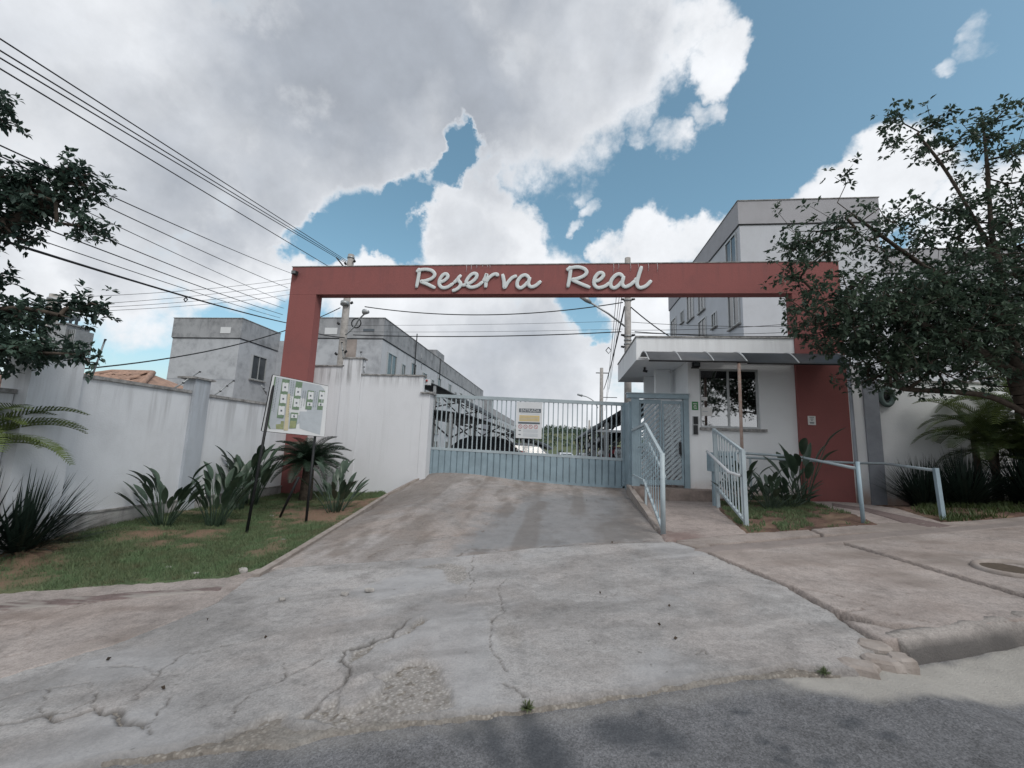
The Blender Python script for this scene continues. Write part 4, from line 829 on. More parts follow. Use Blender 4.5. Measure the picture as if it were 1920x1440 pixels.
# ------------------------------------------------------------------ railings
def P3(x, y, h=0): return np.array([x, y, g1(x, y)+h])
r1 = thing('railing', 'grey balustrade beside the driveway leading up to the pedestrian door', 'railing', tuple(P3(1.62, 7.02)))
tp = [np.array([1.78, 10.72, 2.03]), np.array([1.73, 8.9, 2.08]), np.array([1.62, 7.06, 1.50])]; bt = [np.array([1.78, 10.72, .96]), np.array([1.73, 9.1, .95]), np.array([1.63, 7.08, .33])]
MB().tube([P3(1.62, 7.02, -.1), np.array([1.62, 7.02, 1.52])], .038, 10).build('post', M_BLUEL, r1)
MB().bar(tp[0], tp[1], .05, .05).build('top_rail', M_BLUEL, r1); MB().bar(tp[1], tp[2], .05, .05).build('top_rail', M_BLUEL, r1); MB().bar(bt[0], bt[1], .04, .04).build('bottom_rail', M_BLUEL, r1); MB().bar(bt[1], bt[2], .04, .04).build('bottom_rail', M_BLUEL, r1)
MB().bar((1.75, 9.0, .95), (1.75, 9.0, .4), .04, .04).build('post', M_BLUEL, r1)
for i in range(15):
    y = 7.2 + 3.45*i/14
    def ip(P): 
        for a, b in ((P[0], P[1]), (P[1], P[2])):
            if b[1] <= y <= a[1]: s = (y-a[1])/(b[1]-a[1]); return a+(b-a)*s
        return P[2]
    MB().bar(ip(bt), ip(tp), .014).build('baluster', M_BLUE, r1)
MB().tube([np.array([1.82, 10.1, 1.62]), np.array([1.80, 8.9, 1.70]), np.array([1.72, 7.3, 1.15]), np.array([1.64, 7.06, 1.12])], .022, 8).build('handrail', M_BLUEL, r1)
r2 = thing('railing', 'grey balustrade with white handrail on the right side of the ramp', 'railing', tuple(P3(3.07, 7.6)))
ft, fb = hY(1336, 803, 9.2), hY(1347, 949, 9.2); nt2, nb2 = np.array([3.06, 7.6, 1.63]), P3(3.07, 7.6)
MB().bar(fb+[0, 0, -.1], [fb[0]-.04, 9.2, ft[2]], .06, .06).build('post', M_BLUEL, r2); MB().bar(nb2+[0, 0, -.1], nt2, .06, .06).build('post', M_BLUEL, r2)
T0 = np.array([fb[0]-.04, 9.2, ft[2]-.03]); T1 = nt2-[0, 0, .03]; B0 = hY(1345, 915, 9.2); B1 = hY(1399, 980, 7.6)
MB().bar(T0, T1, .045).build('top_rail', M_BLUEL, r2); MB().bar(B0, B1, .045).build('bottom_rail', M_BLUEL, r2)
for i in range(1, 10): s = i/10; MB().bar(B0+(B1-B0)*s, T0+(T1-T0)*s, .02).build('baluster', M_BLUEL, r2)
MB().tube([hY(1332, 846, 9.1)-[.07, 0, 0], hY(1375, 886, 7.9)-[.07, 0, 0], hY(1394, 892, 7.62)-[.05, 0, 0]], .026, 8).build('handrail', M_WHITE, r2)
mbx = thing('mailbox_unit', 'grey blue bank of letterboxes behind the right ramp railing', 'mailbox', tuple(hY(1360, 887, 9.5)))
a = hY(1333, 848, 9.45); b = hY(1381, 886, 9.45); pbox('case', M_BLUE, mbx, a[0], b[0], 9.45, 9.72, b[2], a[2])
for r in range(2):
    for i in range(4): x = a[0]+(b[0]-a[0])*(.1+.22*i); z = a[2]-(a[2]-b[2])*(.16+.46*r); pbox('slot', M_BLACK, mbx, x, x+.055, 9.443, 9.449, z-.035, z)
pbox('leg', M_BLUE, mbx, a[0]+.05, a[0]+.1, 9.5, 9.6, .4, b[2]); pbox('leg', M_BLUE, mbx, b[0]-.1, b[0]-.05, 9.5, 9.6, .4, b[2])
h1 = thing('handrail', 'grey tube handrail from the letterboxes bending down to a post', 'handrail', tuple(P3(4.95, 7.77)))
MB().tube([hY(1345, 847, 9.75), hY(1495, 856, 9.6), hY(1505, 858, 9.5), np.array([4.93, 7.77, 1.38])], .026, 8).build('rail', M_BLUEL, h1); MB().tube([P3(4.95, 7.77, -.1), np.array([4.93, 7.77, 1.5])], .031, 10).build('post', M_BLUE, h1)  # post takes the darker paint: the shade on it is in the colour
h2 = thing('handrail', 'grey tube handrail along the wall ending at the rightmost post', 'handrail', tuple(P3(6.37, 8.08)))
MB().tube([hY(1400, 858, 10.3), hY(1600, 868, 10.2), hY(1655, 869, 9.9), hY(1672, 871, 9.5), np.array([6.34, 8.1, 1.40])], .026, 8).build('rail', M_BLUEL, h2); MB().bar(P3(6.38, 8.08, -.1), np.array([6.34, 8.08, 1.44]), .06, .06).build('post', M_BLUE, h2)  # end post also coloured darker to hold its shade
MB().tube([np.array([4.3, 10.3, 1.47]), np.array([4.3, 10.3, .4])], .025, 8).build('post', M_BLUEL, h2)

# ------------------------------------------------------------------ site map board
bd = thing('site_map_board', 'white site plan board on tilted black poles over the grass', 'map board', tuple(gp(500, 990)))
TL, BL, TR, BR = hY(512, 703, 7.25), hY(491, 808, 7.25), hY(616, 724, 8.0), hY(608, 819, 8.0)
nb = unit(np.cross(TR-TL, BL-TL)); nb = nb if nb[1] < 0 else -nb
def bpt(u, v, d=0): return (TL*(1-u)+TR*u)*(1-v) + (BL*(1-u)+BR*u)*v + nb*d
def bquad(poly, mtl, d0=.001, d1=.003, name='print'):
    n = len(poly); V = [bpt(u, v, d0) for u, v in poly]+[bpt(u, v, d1) for u, v in poly]
    F = [tuple(range(n)), tuple(range(2*n-1, n-1, -1))]+[(i, (i+1) % n, (i+1) % n+n, i+n) for i in range(n)]
    return MB().add(V, F).build(name, mtl, bd)
bquad([(0,0),(1,0),(1,1),(0,1)], M_WHITE, -.02, 0, 'panel')
fr_ = MB(); 
for a, b in ((bpt(0,0,-.03), bpt(1,0,-.03)), (bpt(0,1,-.012), bpt(1,1,-.012)), (bpt(0,0,-.03), bpt(0,1,-.03)), (bpt(1,0,-.03), bpt(1,1,-.03))): fr_.bar(a, b, .018)
fr_.build('frame', M_BLACK, bd)
def bpx(x, y):   # zoom of the board: pixel in the photograph -> board u, v
    px, py = 470+x/9.6, 680+y/9.6; u = v = .5
    for _ in range(25):
        l = np.array([512, 703])*(1-v)+np.array([491, 808])*v; r = np.array([616, 724])*(1-v)+np.array([608, 819])*v
        u = (px-l[0])/(r[0]-l[0]); t = np.array([512, 703])*(1-u)+np.array([616, 724])*u; q = np.array([491, 808])*(1-u)+np.array([608, 819])*u; v = (py-t[1])/(q[1]-t[1])
    return (min(max(u, .01), .97), min(max(v, .02), .98))
def bpoly(pts, mtl, lev=1): bquad([bpx(*p) for p in pts], mtl, .0005*lev, .0005*lev+.001)
bpoly([(440,240),(1250,360),(1320,480),(1290,870),(640,1200),(330,1190),(290,1090)], M_PGREY, 1)
bpoly([(860,880),(1290,880),(1240,1300),(860,1180)], M_PGREY, 1); bpoly([(650,560),(690,560),(650,1220),(575,1220)], M_PSAND, 3)
bpoly([(430,250),(455,255),(320,1110),(350,1190),(330,1195),(285,1105)], M_PGREEN, 3)
for (x0, y0, x1, y1, x2, y2, x3, y3) in ((560,290,690,305,570,1000,455,990), (800,330,915,350,845,850,720,835), (1010,495,1130,510,1075,850,960,835), (1225,500,1335,505,1285,855,1180,850), (705,895,835,905,790,1180,670,1185)):
    bpoly([(x0, y0), (x1, y1), (x2, y2), (x3, y3)], M_PGREEN, 3)
def blocks(x0, y0, w, h, n, dx):
    for i in range(n):
        y = y0+i*h; x = x0+dx*i; s = -h*.07
        bpoly([(x, y+18), (x+w*.4, y+22), (x+w*.5, y+38), (x+w*.6, y+24), (x+w, y+28), (x+w+s, y+h-24), (x+w*.6+s, y+h-30), (x+w*.5+s, y+h-40), (x+w*.4+s, y+h-30), (x+s, y+h-30)], M_WHITE, 5)
        cxp, cyp = x+w*.48+s*.5, y+h*.5; bpoly([(cxp-15, cyp-16), (cxp+15, cyp-14), (cxp+13, cyp+18), (cxp-17, cyp+16)], M_PDARK, 7)
blocks(562,335,106,212,3,-35); blocks(790,425,105,200,2,-30); blocks(1020,500,100,190,1,0); blocks(1000,690,95,120,1,0); blocks(1232,500,95,190,1,0); blocks(1212,700,90,110,1,0); blocks(712,905,108,120,1,0)
bpoly([(530,1050),(580,1055),(570,1200),(440,1190),(440,1110),(520,1105)], M_PLGREEN, 4); bpoly([(690,1045),(800,1050),(785,1170),(675,1180)], M_PLGREEN, 5)
mb = MB()
for (xa, ya_, xb, yb_, c) in ((470,270,370,890,22), (500,280,400,900,22), (720,320,650,1000,22), (760,330,690,840,18), (930,510,880,830,12), (970,510,930,800,12), (1150,520,1110,820,11), (1190,540,1150,820,11)):
    for i in range(c):
        s = i/c; x = xa+(xb-xa)*s; y = ya_+(yb_-ya_)*s; q = [bpt(*bpx(*p), .0035) for p in ((x-5, y-6), (x+5, y-5), (x+4, y+8), (x-6, y+7))]; mb.add(q, [(0,1,2,3)])
mb.build('parking_marks', M_PDARK, bd)['kind'] = 'stuff'
for a, b in ((bpt(.05, .0, -.06), gp(460, 1006)), (bpt(.86, .97, -.06), gp(573, 985)), (hY(560, 895, 7.95), gp(517, 975))):
    MB().tube([a, b-np.array([0, 0, .15])], .024, 8).build('pole', M_BLACK, bd)

# ------------------------------------------------------------------ apartment blocks
def window(par, face, a, b, z, w, h, mtl=M_PANE, d=1):
    """face 'x': wall plane x=a, window centre y=b; face 'y': wall plane y=a, centre x=b; d = outward sign"""
    def bx(m_, u0, u1, z0, z1, n0, n1):
        lo, hi = sorted((a+d*n0, a+d*n1)); m_.box(lo, hi, u0, u1, z0, z1) if face == 'x' else m_.box(u0, u1, lo, hi, z0, z1)
    f = MB(); e = .06
    bx(f, b-w/2-e, b-w/2, z-h/2-e, z+h/2+e, .002, .07); bx(f, b+w/2, b+w/2+e, z-h/2-e, z+h/2+e, .002, .07); bx(f, b-w/2, b+w/2, z+h/2, z+h/2+e, .003, .069); bx(f, b-w/2, b+w/2, z-h/2-e, z-h/2, .003, .069); bx(f, b-.03, b+.03, z-h/2, z+h/2, .004, .05)
    fo = f.build('window', M_ALU, par); p = MB(); bx(p, b-w/2, b+w/2, z-h/2, z+h/2, .005, .02); p.build('pane', mtl, fo); s = MB(); bx(s, b-w/2-.12, b+w/2+.12, z-h/2-e-.07, z-h/2-e-.005, .003, .12); s.build('sill', M_COPE, fo)
def block(label, x0, x1, y0, y1, zt, zb, ph, mw, ms, mp):
    t = thing('apartment_block', label, 'apartment block', ((x0+x1)/2, y0, zb))
    pbox('wall', mw, t, x0, x1, y0, y1, zb, zt-ph-.05)
    o = pbox('parapet', mp, t, x0-.06, x1+.06, y0-.06, y1+.06, zt-ph, zt); pbox('parapet_cap', M_COPE, t, x0-.09, x1+.09, y0-.09, y1+.09, zt+.002, zt+.04)
    pbox('drip_band', M_DARK, t, x0-.03, x1+.03, y0-.03, y1+.03, zt-ph-.048, zt-ph-.002)
    return t
A_ = block('grey stained apartment block at the far left behind the boundary wall', -24.6, -19.95, 24, 27.6, 8.82, -1.2, 1.25, M_BLK, M_BLK, M_PARA)
for z in (5.95, 3.0): window(A_, 'x', -19.95, 25.9, z+.05, 1.25, 1.5)
pbox('rear_wing', M_BLK, A_, -24, -18.9, 27.61, 40, -1.2, 8.3); pbox('stair_recess', M_SOFFIT, A_, -18.898, -18.2, 28.0, 31, -1.2, 7.0)
for z in (6.0, 4.6, 3.0, 1.6): window(A_, 'y', 28.0, -18.55, z, .5, 1.0, d=-1)
for z in (4.9,): pbox('joint', M_GREYBAND, A_, -24.605, -19.945, 23.995, 24.0, z, z+.03)
pbox('vent_patch', M_WHITE, A_, -21.3, -20.6, 23.92, 23.935, 7.85, 8.25)
B_ = block('long grey apartment block behind the front wall left of the gate', -16.2, -10.65, 24, 58, 8.87, -1.2, 1.25, M_BLKS, M_BLKS, M_PARA)
pbox('shaded_front', M_BLK, B_, -15.9, -10.655, 23.985, 23.998, -1.2, 7.56); pbox('front_strip', mat('brown_strip', (.33, .29, .27), .9, .2, 1.5), B_, -12.9, -12.25, 23.97, 23.984, -1, 7.55); pbox('vent_patch', M_WHITE, B_, -14.35, -13.55, 23.92, 23.935, 7.85, 8.25); pbox('vent_patch', M_PDARK, B_, -11.9, -11.2, 23.92, 23.935, 8.05, 8.2)  # stained front overlay in the darker render, its shade partly in the colour
for px, py, w, h in [(735,668,1.35,1.6),(757,672,.6,.7),(775,690,.9,2.0),(796,697,.9,1.5),(811,704,.6,.7),(823,717,.9,2.0),(843,726,.9,2.0),(854,731,.6,.7),(864,736,.9,1.5),(874,741,.9,1.5),(884,746,.9,1.5)]:
    p = hX(px, py, -10.65)
    for dz in (0, -2.75, -5.5): window(B_, 'x', -10.65, p[1], (6.15 if h != .7 else 6.35)+dz, w, h, M_PANEL if dz == 0 and px == 735 else M_PANE)
for y, z0, z1 in ((29.5, 5.0, 9.4), (36.0, 7.0, 8.9)): MB().tube([(-10.5, y, z0), (-10.5, y, z1)], .04, 6).build('conduit', M_DARK, B_)
pbox('roof_hatch', M_PARA, B_, -12.2, -10.9, 36, 38.5, 8.92, 9.7)
C_ = block('distant pale apartment block seen above the gate bars', -18, -13.2, 74, 125, 8.6, -1.4, 1.3, M_BLK2, M_BLK2, M_PARA2)
for k in range(12):
    for z in (5.9, 3.1, .6): window(C_, 'x', -13.2, 76+k*3.6, z, 1.2, 1.5)
lw = thing('water_tower', 'square grey tower block end rising beside the carports behind the gate', 'tower', (-11.2, 59.5, 0)); pbox('wall', M_GREYBAND, lw, -14, -9.9, 58.5, 63, -1.3, 5.9); pbox('parapet', M_PARA, lw, -14.05, -9.85, 58.45, 63.05, 5.902, 8.2)
D_ = block('tall white apartment block rising behind the guard house', 8.3, 14.35, 20, 33.0, 13.5, -.5, 1.16, M_BLK2, M_BLK2, M_PARA2)
for px, py, w, h in [(1372,478,1.2,1.6),(1377,580,1.2,1.6),(1295,575,1.2,1.6),(1316,562,1.0,1.3),(1340,600,.6,.7),(1318,625,1.2,1.6),(1280,594,.6,.7),(1264,618,1.2,1.5)]:
    p = hX(px, py, 8.3); window(D_, 'x', 8.3, min(p[1], 32.2), p[2], w, h, d=-1)
E_ = block('white apartment block behind the right tree', 15.8, 30, 22, 36, 11.9, -.5, 1.2, M_BLK2, M_BLK2, M_PARA2)
for x in (18, 21, 24): window(E_, 'y', 22, x, 9.2, 1.4, 1.4, d=-1)
# neighbour tiled roofs
def tiled_house(label, x0, x1, ye, yr, ze, zr, n):
    ins = .36*(x1-x0)
    t = thing('tiled_house', label, 'house', ((x0+x1)/2, yr, -1)); pbox('wall', M_HOUSE, t, x0+.2, x1-.2, ye+.25, yr+3, -1.5, ze-.05)
    MB().add([(x0, ye, ze), (x1, ye, ze), (x1-ins, yr, zr), (x0+ins, yr, zr), (x1, 2*yr-ye, ze), (x0, 2*yr-ye, ze)], [(0,1,2,3), (3,2,4,5), (0,3,5), (1,4,2)]).build('roof', M_TILE, t)
    L = sqrt((yr-ye)**2+(zr-ze)**2); al = atan2(zr-ze, yr-ye); rows = 5; tl = L/rows; w = (x1-x0-1.0)/n; V = []; F = []
    for k in range(7):
        a = pi*k/6
        for y, q in ((0, 1.0), (tl*1.12, .8)): V.append((-cos(a)*w*.42*q, y, sin(a)*w*.3*q+.02))
    F = [(2*k, 2*k+1, 2*k+3, 2*k+2) for k in range(6)]
    me = MB().add(V, F, True).mesh('roof_tile', M_TILE)
    for i in range(n):
        for r in range(rows):
            s = r/rows; xt = x0+.5+w*(i+.5)
            if random.random() < .03 or not (x0+ins*(s+.22)+.05 < xt < x1-ins*(s+.22)-.05): continue
            inst('roof_tile', me, (x0+.5+w*(i+.5)+random.uniform(-.01, .01), ye+(yr-ye)*s, ze+(zr-ze)*s+.02+random.uniform(0, .02)), t, (al, 0, random.uniform(-.03, .03)))
    MB().tube([(x0, ye, ze+.03), (x0+ins, yr, zr+.04), (x1-ins, yr, zr+.04), (x1, ye, ze+.03)], .08, 8).build('ridge', M_TILE, t)
p = hY(240, 699, 11.0); q = hY(345, 735, 11.0); p0 = hY(165, 705, 11)
tiled_house('terracotta tiled roof peeking over the boundary wall', p0[0]-.9, q[0]+.6, 8.9, 11.0, p[2]-.95, p[2]-.03, 20)
p = hY(35, 711, 7.6); tiled_house('terracotta tiled roof at the far left edge behind the neighbour wall', p[0]-3.6, p[0]+1.3, 5.6, 7.6, p[2]-.9, p[2]-.03, 20)

# ------------------------------------------------------------------ carports and vehicles behind the gate
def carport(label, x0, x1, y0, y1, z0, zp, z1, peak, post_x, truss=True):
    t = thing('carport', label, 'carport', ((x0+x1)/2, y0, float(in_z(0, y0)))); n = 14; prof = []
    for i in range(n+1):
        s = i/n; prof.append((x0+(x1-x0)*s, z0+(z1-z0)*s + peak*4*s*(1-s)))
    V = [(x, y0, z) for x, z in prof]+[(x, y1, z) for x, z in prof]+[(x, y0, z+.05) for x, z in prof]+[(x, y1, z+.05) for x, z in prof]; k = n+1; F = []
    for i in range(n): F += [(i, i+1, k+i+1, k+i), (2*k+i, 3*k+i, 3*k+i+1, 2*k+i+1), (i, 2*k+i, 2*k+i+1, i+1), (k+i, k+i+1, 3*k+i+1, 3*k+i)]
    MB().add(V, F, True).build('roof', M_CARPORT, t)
    ny = max(2, int((y1-y0)/4))
    for j in range(ny+1):
        y = y0+.1+(y1-y0-.2)*j/ny; zb = float(in_z(0, y)); zt = np.interp(post_x, *zip(*sorted(prof)))-.02
        MB().box(post_x-.07, post_x+.07, y-.07, y+.07, zb-.1, zt).build('post', M_STEELG, t)
        m_ = MB()
        for s in (-1, 1):
            xe = min(max(post_x+s*1.3, min(x0, x1)+.05), max(x0, x1)-.05); ze = np.interp(xe, *zip(*sorted(prof)))-.05; m_.bar((post_x, y, zt-1.0), (xe, y, ze), .06)
        m_.bar((x0+.05, y, z0-.02), (x1-.05, y, z1-.02), .05); m_.build('brace', M_DARK, t)
    return t
carport('upper dark curved carport roof behind the front wall', -7.4, -4.3, 19.5, 30, 4.45, 0, 3.3, .35, -5.9)
carport('long dark curved carport roof behind the left half of the gate', -6.4, -1.7, 17, 27, 2.75, 0, 1.95, .38, -4.4)
carport('far dark curved carport roof behind the middle of the gate', -4.0, -.6, 28.5, 52, 2.3, 0, 1.35, .3, -2.4)
t = carport('dark curved carport roof behind the right end of the gate', 1.15, 3.9, 13.4, 33, 2.1, 0, 3.1, .45, 1.45); MB().bar((1.15, 13.45, 2.1), (2.4, 13.45, 2.1), .05, .07).build('tie_beam', M_WHITE, t)
carport('farther dark carport roof right of the inner road', 2.4, 5.6, 22, 42, 1.6, 0, 2.9, .5, 2.8)
t = thing('concrete_post', 'square concrete post just behind the right end of the gate', 'post', (1.8, 11.95, .55)); pbox('shaft', M_POLEC, t, 1.70, 1.84, 11.9, 12.04, .4, 2.74)
M_CARW = mat('white_car_paint', (.62, .63, .65), .25, .03, 2, spec=.6); M_CARD = mat('black_car_paint', (.012, .014, .02), .25, .03, 2, spec=.6); M_CARS = mat('silver_car_paint', (.36, .38, .40), .3, .03, 2, metal=.4); M_TYRE = mat('tyre', (.02, .02, .02), .9, .1, 9); M_TAIL = mat('tail_light', (.4, .03, .03), .2, .05, 9)
def car(label, loc, rz, paint):
    t = thing('parked_car', label, 'car', loc)
    t.rotation_euler = (0, 0, rz); OFF[t.name] = np.zeros(3)
    pr_ = [(-2.05,.3),(-2.1,.62),(-2.0,.86),(-1.75,.95),(-1.2,1.36),(-.75,1.47),(.3,1.46),(.75,1.3),(1.2,.95),(1.95,.8),(2.1,.6),(2.1,.3)]; V = []; F = []
    ws = [.72,.78,.8,.8,.64,.6,.6,.63,.78,.76,.72,.7]
    for sgn in (-1, 1):
        for (y, z), w in zip(pr_, ws): V.append((sgn*w, y, z))
        for (y, z), w in zip(pr_, ws): V.append((sgn*.83 if .35 < z < 1 else sgn*w, y, min(z, .9)))
    n = len(pr_)
    for i in range(n-1): F.append((i, i+1, 2*n+i+1, 2*n+i)); F.append((i, n+i, n+i+1, i+1)); F.append((2*n+i, 2*n+i+1, 3*n+i+1, 3*n+i))
    F += [tuple(n+i for i in range(n)), tuple(3*n+i for i in range(n-1, -1, -1)), (0, 2*n, 3*n-1, n-1)]
    MB().add(V, F, False).build('body', paint, t)
    for sgn in (-1, 1): MB().add([(sgn*.815, -1.55, .98), (sgn*.815, 1.0, .98), (sgn*.66, .62, 1.33), (sgn*.655, -1.1, 1.36)], [(0,1,2,3)]).build('side_window', M_PANE, t)
    MB().add([(-.6, -1.73, 1.0), (.6, -1.73, 1.0), (.52, -1.23, 1.36), (-.52, -1.23, 1.36)], [(0,1,2,3)]).build('rear_window', M_PANE, t); MB().add([(-.64, 1.14, 1.02), (.64, 1.14, 1.02), (.54, .8, 1.3), (-.54, .8, 1.3)], [(0,3,2,1)]).build('windscreen', M_PANE, t)
    for sgn in (-1, 1):
        MB().box(sgn*.7-.12, sgn*.7+.09, -2.12, -2.0, .68, .88).build('tail_light', M_TAIL, t); MB().box(sgn*.58-.13, sgn*.58+.13, 2.0, 2.1, .62, .76).build('headlight', M_WHITE, t)
        for y in (-1.3, 1.35):
            w = MB().tube([(sgn*.68, y, .32), (sgn*.86, y, .32)], .32, 18).build('wheel', M_TYRE, t); MB().tube([(sgn*.861, y, .32), (sgn*.875, y, .32)], .2, 12).build('rim', M_STEELG, w)
    return t
def zin(y): return float(in_z(0, y))
car('black car parked under the left carport behind the gate', (-3.6, 19.5, zin(19.5)+.28), radians(90), M_CARD); car('pale silver car with red tail light beside the carport', (-1.75, 20.5, zin(20.5)+.1), radians(-68), M_CARS)
car('white car parked far down the inner road', (.6, 45, zin(45)+.2), radians(8), M_CARW); car('silver car parked far down beside the white one', (2.6, 47, zin(47)+.2), radians(4), M_CARS)
car('white car standing under the right carport behind the motorcycles', (4.0, 17.4, zin(17)+.1), radians(90), M_CARW)
M_MRED = mat('motorcycle_red', (.32, .03, .035), .25, .05, 9, spec=.6)
def moto(label, loc, rz, paint):
    t = thing('motorcycle', label, 'motorcycle', loc); t.rotation_euler = (0, 0, rz); OFF[t.name] = np.zeros(3)
    for y in (-.65, .68):
        w = MB().tube([(cos(k*pi/10)*0, y+.27*cos(k*pi/10), .31+.27*sin(k*pi/10)) for k in range(21)], .05, 8, False).build('wheel', M_TYRE, t); m_ = MB()
        for k in range(6): m_.bar((0, y, .31), (0, y+.26*cos(k*pi/3), .31+.26*sin(k*pi/3)), .02)
        m_.build('spokes', M_STEELG, w)
    MB().tube(catmull([(0,-.6,.7),(0,-.25,.78),(0,.1,.82),(0,.35,.95)], 4), [.04]+[.11]*4+[.15]*4+[.17]*3+[.1], 10).build('tank', paint, t)
    MB().tube(catmull([(0,-.85,.86),(0,-.4,.84),(0,0,.85)], 4), [.06]+[.13]*7+[.09], 8).build('seat', M_BLACK, t); MB().box(-.12, .12, -.15, .3, .3, .65).build('engine', M_DARK, t)
    MB().tube([(0,.68,.31),(0,.5,.9),(0,.42,1.08)], .05, 8).build('fork', M_STEELG, t); MB().tube([(-.36,.32,1.1),(-.2,.42,1.07),(.2,.42,1.07),(.36,.32,1.1)], .02, 6).build('handlebar', M_BLACK, t)
    MB().tube([(0,.5,.98),(0,.62,.96)], [.11, .08], 12).build('headlight', M_WHITE, t); MB().tube([(.12,.2,.35),(.14,-.3,.32),(.15,-.75,.4)], .045, 8).build('exhaust', M_STEELG, t); MB().box(-.16, .16, -1.0, -.72, .9, 1.2).build('top_case', paint, t); MB().box(-.06, .06, -.95, -.86, .74, .84).build('tail_light', M_TAIL, t)
    for s in (-1, 1): MB().tube([(s*.3,.33,1.1),(s*.34,.3,1.25)], .01, 5).build('mirror_stem', M_BLACK, t); MB().box(s*.34-.06, s*.34+.06, .28, .31, 1.24, 1.32).build('mirror', M_BLACK, t)
moto('red and black motorcycle under the right carport', (1.62, 14.6, zin(14.6)), radians(150), M_MRED); moto('white motorcycle beside the red one behind the gate end', (2.02, 14.3, zin(14.3)+.06), radians(160), M_CARW); moto('small black motorcycle farther back by the carport post', (1.6, 19.5, zin(19.5)+.1), radians(120), M_CARD)

# far hill, wood and shrubs
hx = np.linspace(-160, 190, 70); hy = np.linspace(150, 330, 40); X, Y = np.meshgrid(hx, hy)
Z = -3 + 15*np.exp(-((X-5)/85)**2-((Y-250)/55)**2)*(.55+.9*fbm(X*.02+4, Y*.02)) + 4*(fbm(X*.06, Y*.06)-.5); nxh = len(hx)
F = [(j*nxh+i, j*nxh+i+1, (j+1)*nxh+i+1, (j+1)*nxh+i) for j in range(len(hy)-1) for i in range(nxh-1)]
o = bpy.data.objects.new('hill', npmesh('hill', np.c_[X.ravel(), Y.ravel(), Z.ravel()], F, M_HILL, True)); COL.objects.link(o); o['kind'] = 'structure'
k = 2600; tx = RNG.uniform(-130, 150, k); ty = RNG.uniform(185, 270, k); ok = fbm(tx*.03+2, ty*.03) > .43; tx, ty = tx[ok], ty[ok]
tzv = -3 + 15*np.exp(-((tx-5)/85)**2-((ty-250)/55)**2)*(.55+.9*fbm(tx*.02+4, ty*.02)) + 4*(fbm(tx*.06, ty*.06)-.5)
Vs = []; Fs = []
for a, b, c in zip(tx, ty, tzv):
    r = random.uniform(.8, 1.9); q = len(Vs)
    for i in range(14):
        d = unit(np.array([random.gauss(0, 1), random.gauss(0, 1), abs(random.gauss(0, 1))])); p = np.array([a, b, c])+d*r*np.array([1, 1, 1.2])
        for _ in range(3): Vs.append(p+np.array([random.uniform(-.7, .7), random.uniform(-.7, .7), random.uniform(-.6, .6)])*r*.8)
        Fs.append((q, q+1, q+2)); q += 3
o = bpy.data.objects.new('hillside_wood', npmesh('hillside_wood', Vs, Fs, M_LEAF)); COL.objects.link(o); o['kind'] = 'stuff'; o['label'] = 'far green wood on the hill behind the inner road'

# ------------------------------------------------------------------ utility poles and cables
def pole(label, x, y, zt, zb, r0, r1, name='utility_pole'):
    t = thing(name, label, 'utility pole', (x, y, zb)); MB().tube([(x, y, zb), (x, y, zt)], [r0, r1], 14).build('shaft', M_POLEC, t); return t
y1_ = 16.5; pa = hY(656, 478, y1_); pbm = hY(645, 620, y1_); P1 = np.array([hY(645, 620, y1_)[0], y1_, pa[2]])
p1 = pole('tall round concrete utility pole rising behind the left end of the arch', P1[0], y1_, P1[2], -.5, .19, .13)
MB().tube([P1+[0, 0, -.1], P1+[0, 0, -.18]], .15, 12).build('collar', M_STEELG, p1); MB().bar(P1+[-.1, 0, -.75], P1+[-.55, -.2, -.2], .05).build('brace', M_DARK, p1); MB().tube([P1+[.0, -.14, -2.15], P1+[0, -.16, -2.3]], .17, 12).build('collar', M_STEELG, p1)
for dz, dx in ((-.35, .16), (-.45, -.16), (-2.2, .2), (-3.1, -.2), (-4.3, .16), (-4.4, -.18)): MB().tube([P1+[dx, -.05, dz], P1+[dx*1.4, -.05, dz+.06], P1+[dx*1.5, -.05, dz+.02]], [.045, .06, .03], 8).build('insulator', M_DARK, p1)
l0 = hY(648, 628, y1_-.2); l1 = hY(676, 602, y1_-.5); l2 = hY(681, 587, y1_-.6)
ar = MB().tube(catmull([l0, hY(665, 612, y1_-.3), hY(672, 600, y1_-.45), hY(684, 588, y1_-.6)], 5), .03, 8).build('lamp_arm', M_STEELG, p1); MB().tube([l2, l2+[.1, -.1, .02], l2+[.3, -.2, -.02]], [.05, .12, .07], 10).build('lamp_head', M_STEELG, ar)
c = hY(668, 606, y1_-.25); MB().tube([(c[0]+.2*cos(k*pi/10), c[1], c[2]+.2*sin(k*pi/10)) for k in range(21)], .025, 6, False).build('cable_coil', M_CABLE, p1)
y2_ = 16.0; P2 = np.array([hY(1177, 600, y2_)[0], y2_, hY(1177, 484, y2_)[2]])
p2 = pole('thick concrete utility pole rising behind the guard house roof', P2[0], y2_, P2[2], -.5, .15, .11)
MB().bar((P2[0]-.75, y2_, hY(1165, 522, 16)[2]), (P2[0]+.5, y2_, hY(1165, 522, 16)[2]), .08).build('cross_arm', M_DARK, p2)
for z in (7.15, 5.75, 5.6, 5.45, 5.05): MB().tube([(P2[0], y2_, z), (P2[0], y2_, z+.05)], .145, 12).build('collar', M_STEELG, p2)
a = hY(1172, 612, y2_-.15); b = hY(1108, 568, y2_-.8); ar = MB().tube([a, (a+b)/2+[0, 0, .05], b], .035, 8).build('lamp_arm', M_STEELG, p2); MB().tube([b, b+[-.15, -.05, .1], b+[-.4, -.1, .2]], [.05, .1, .05], 10).build('lamp_head', M_STEELG, ar)
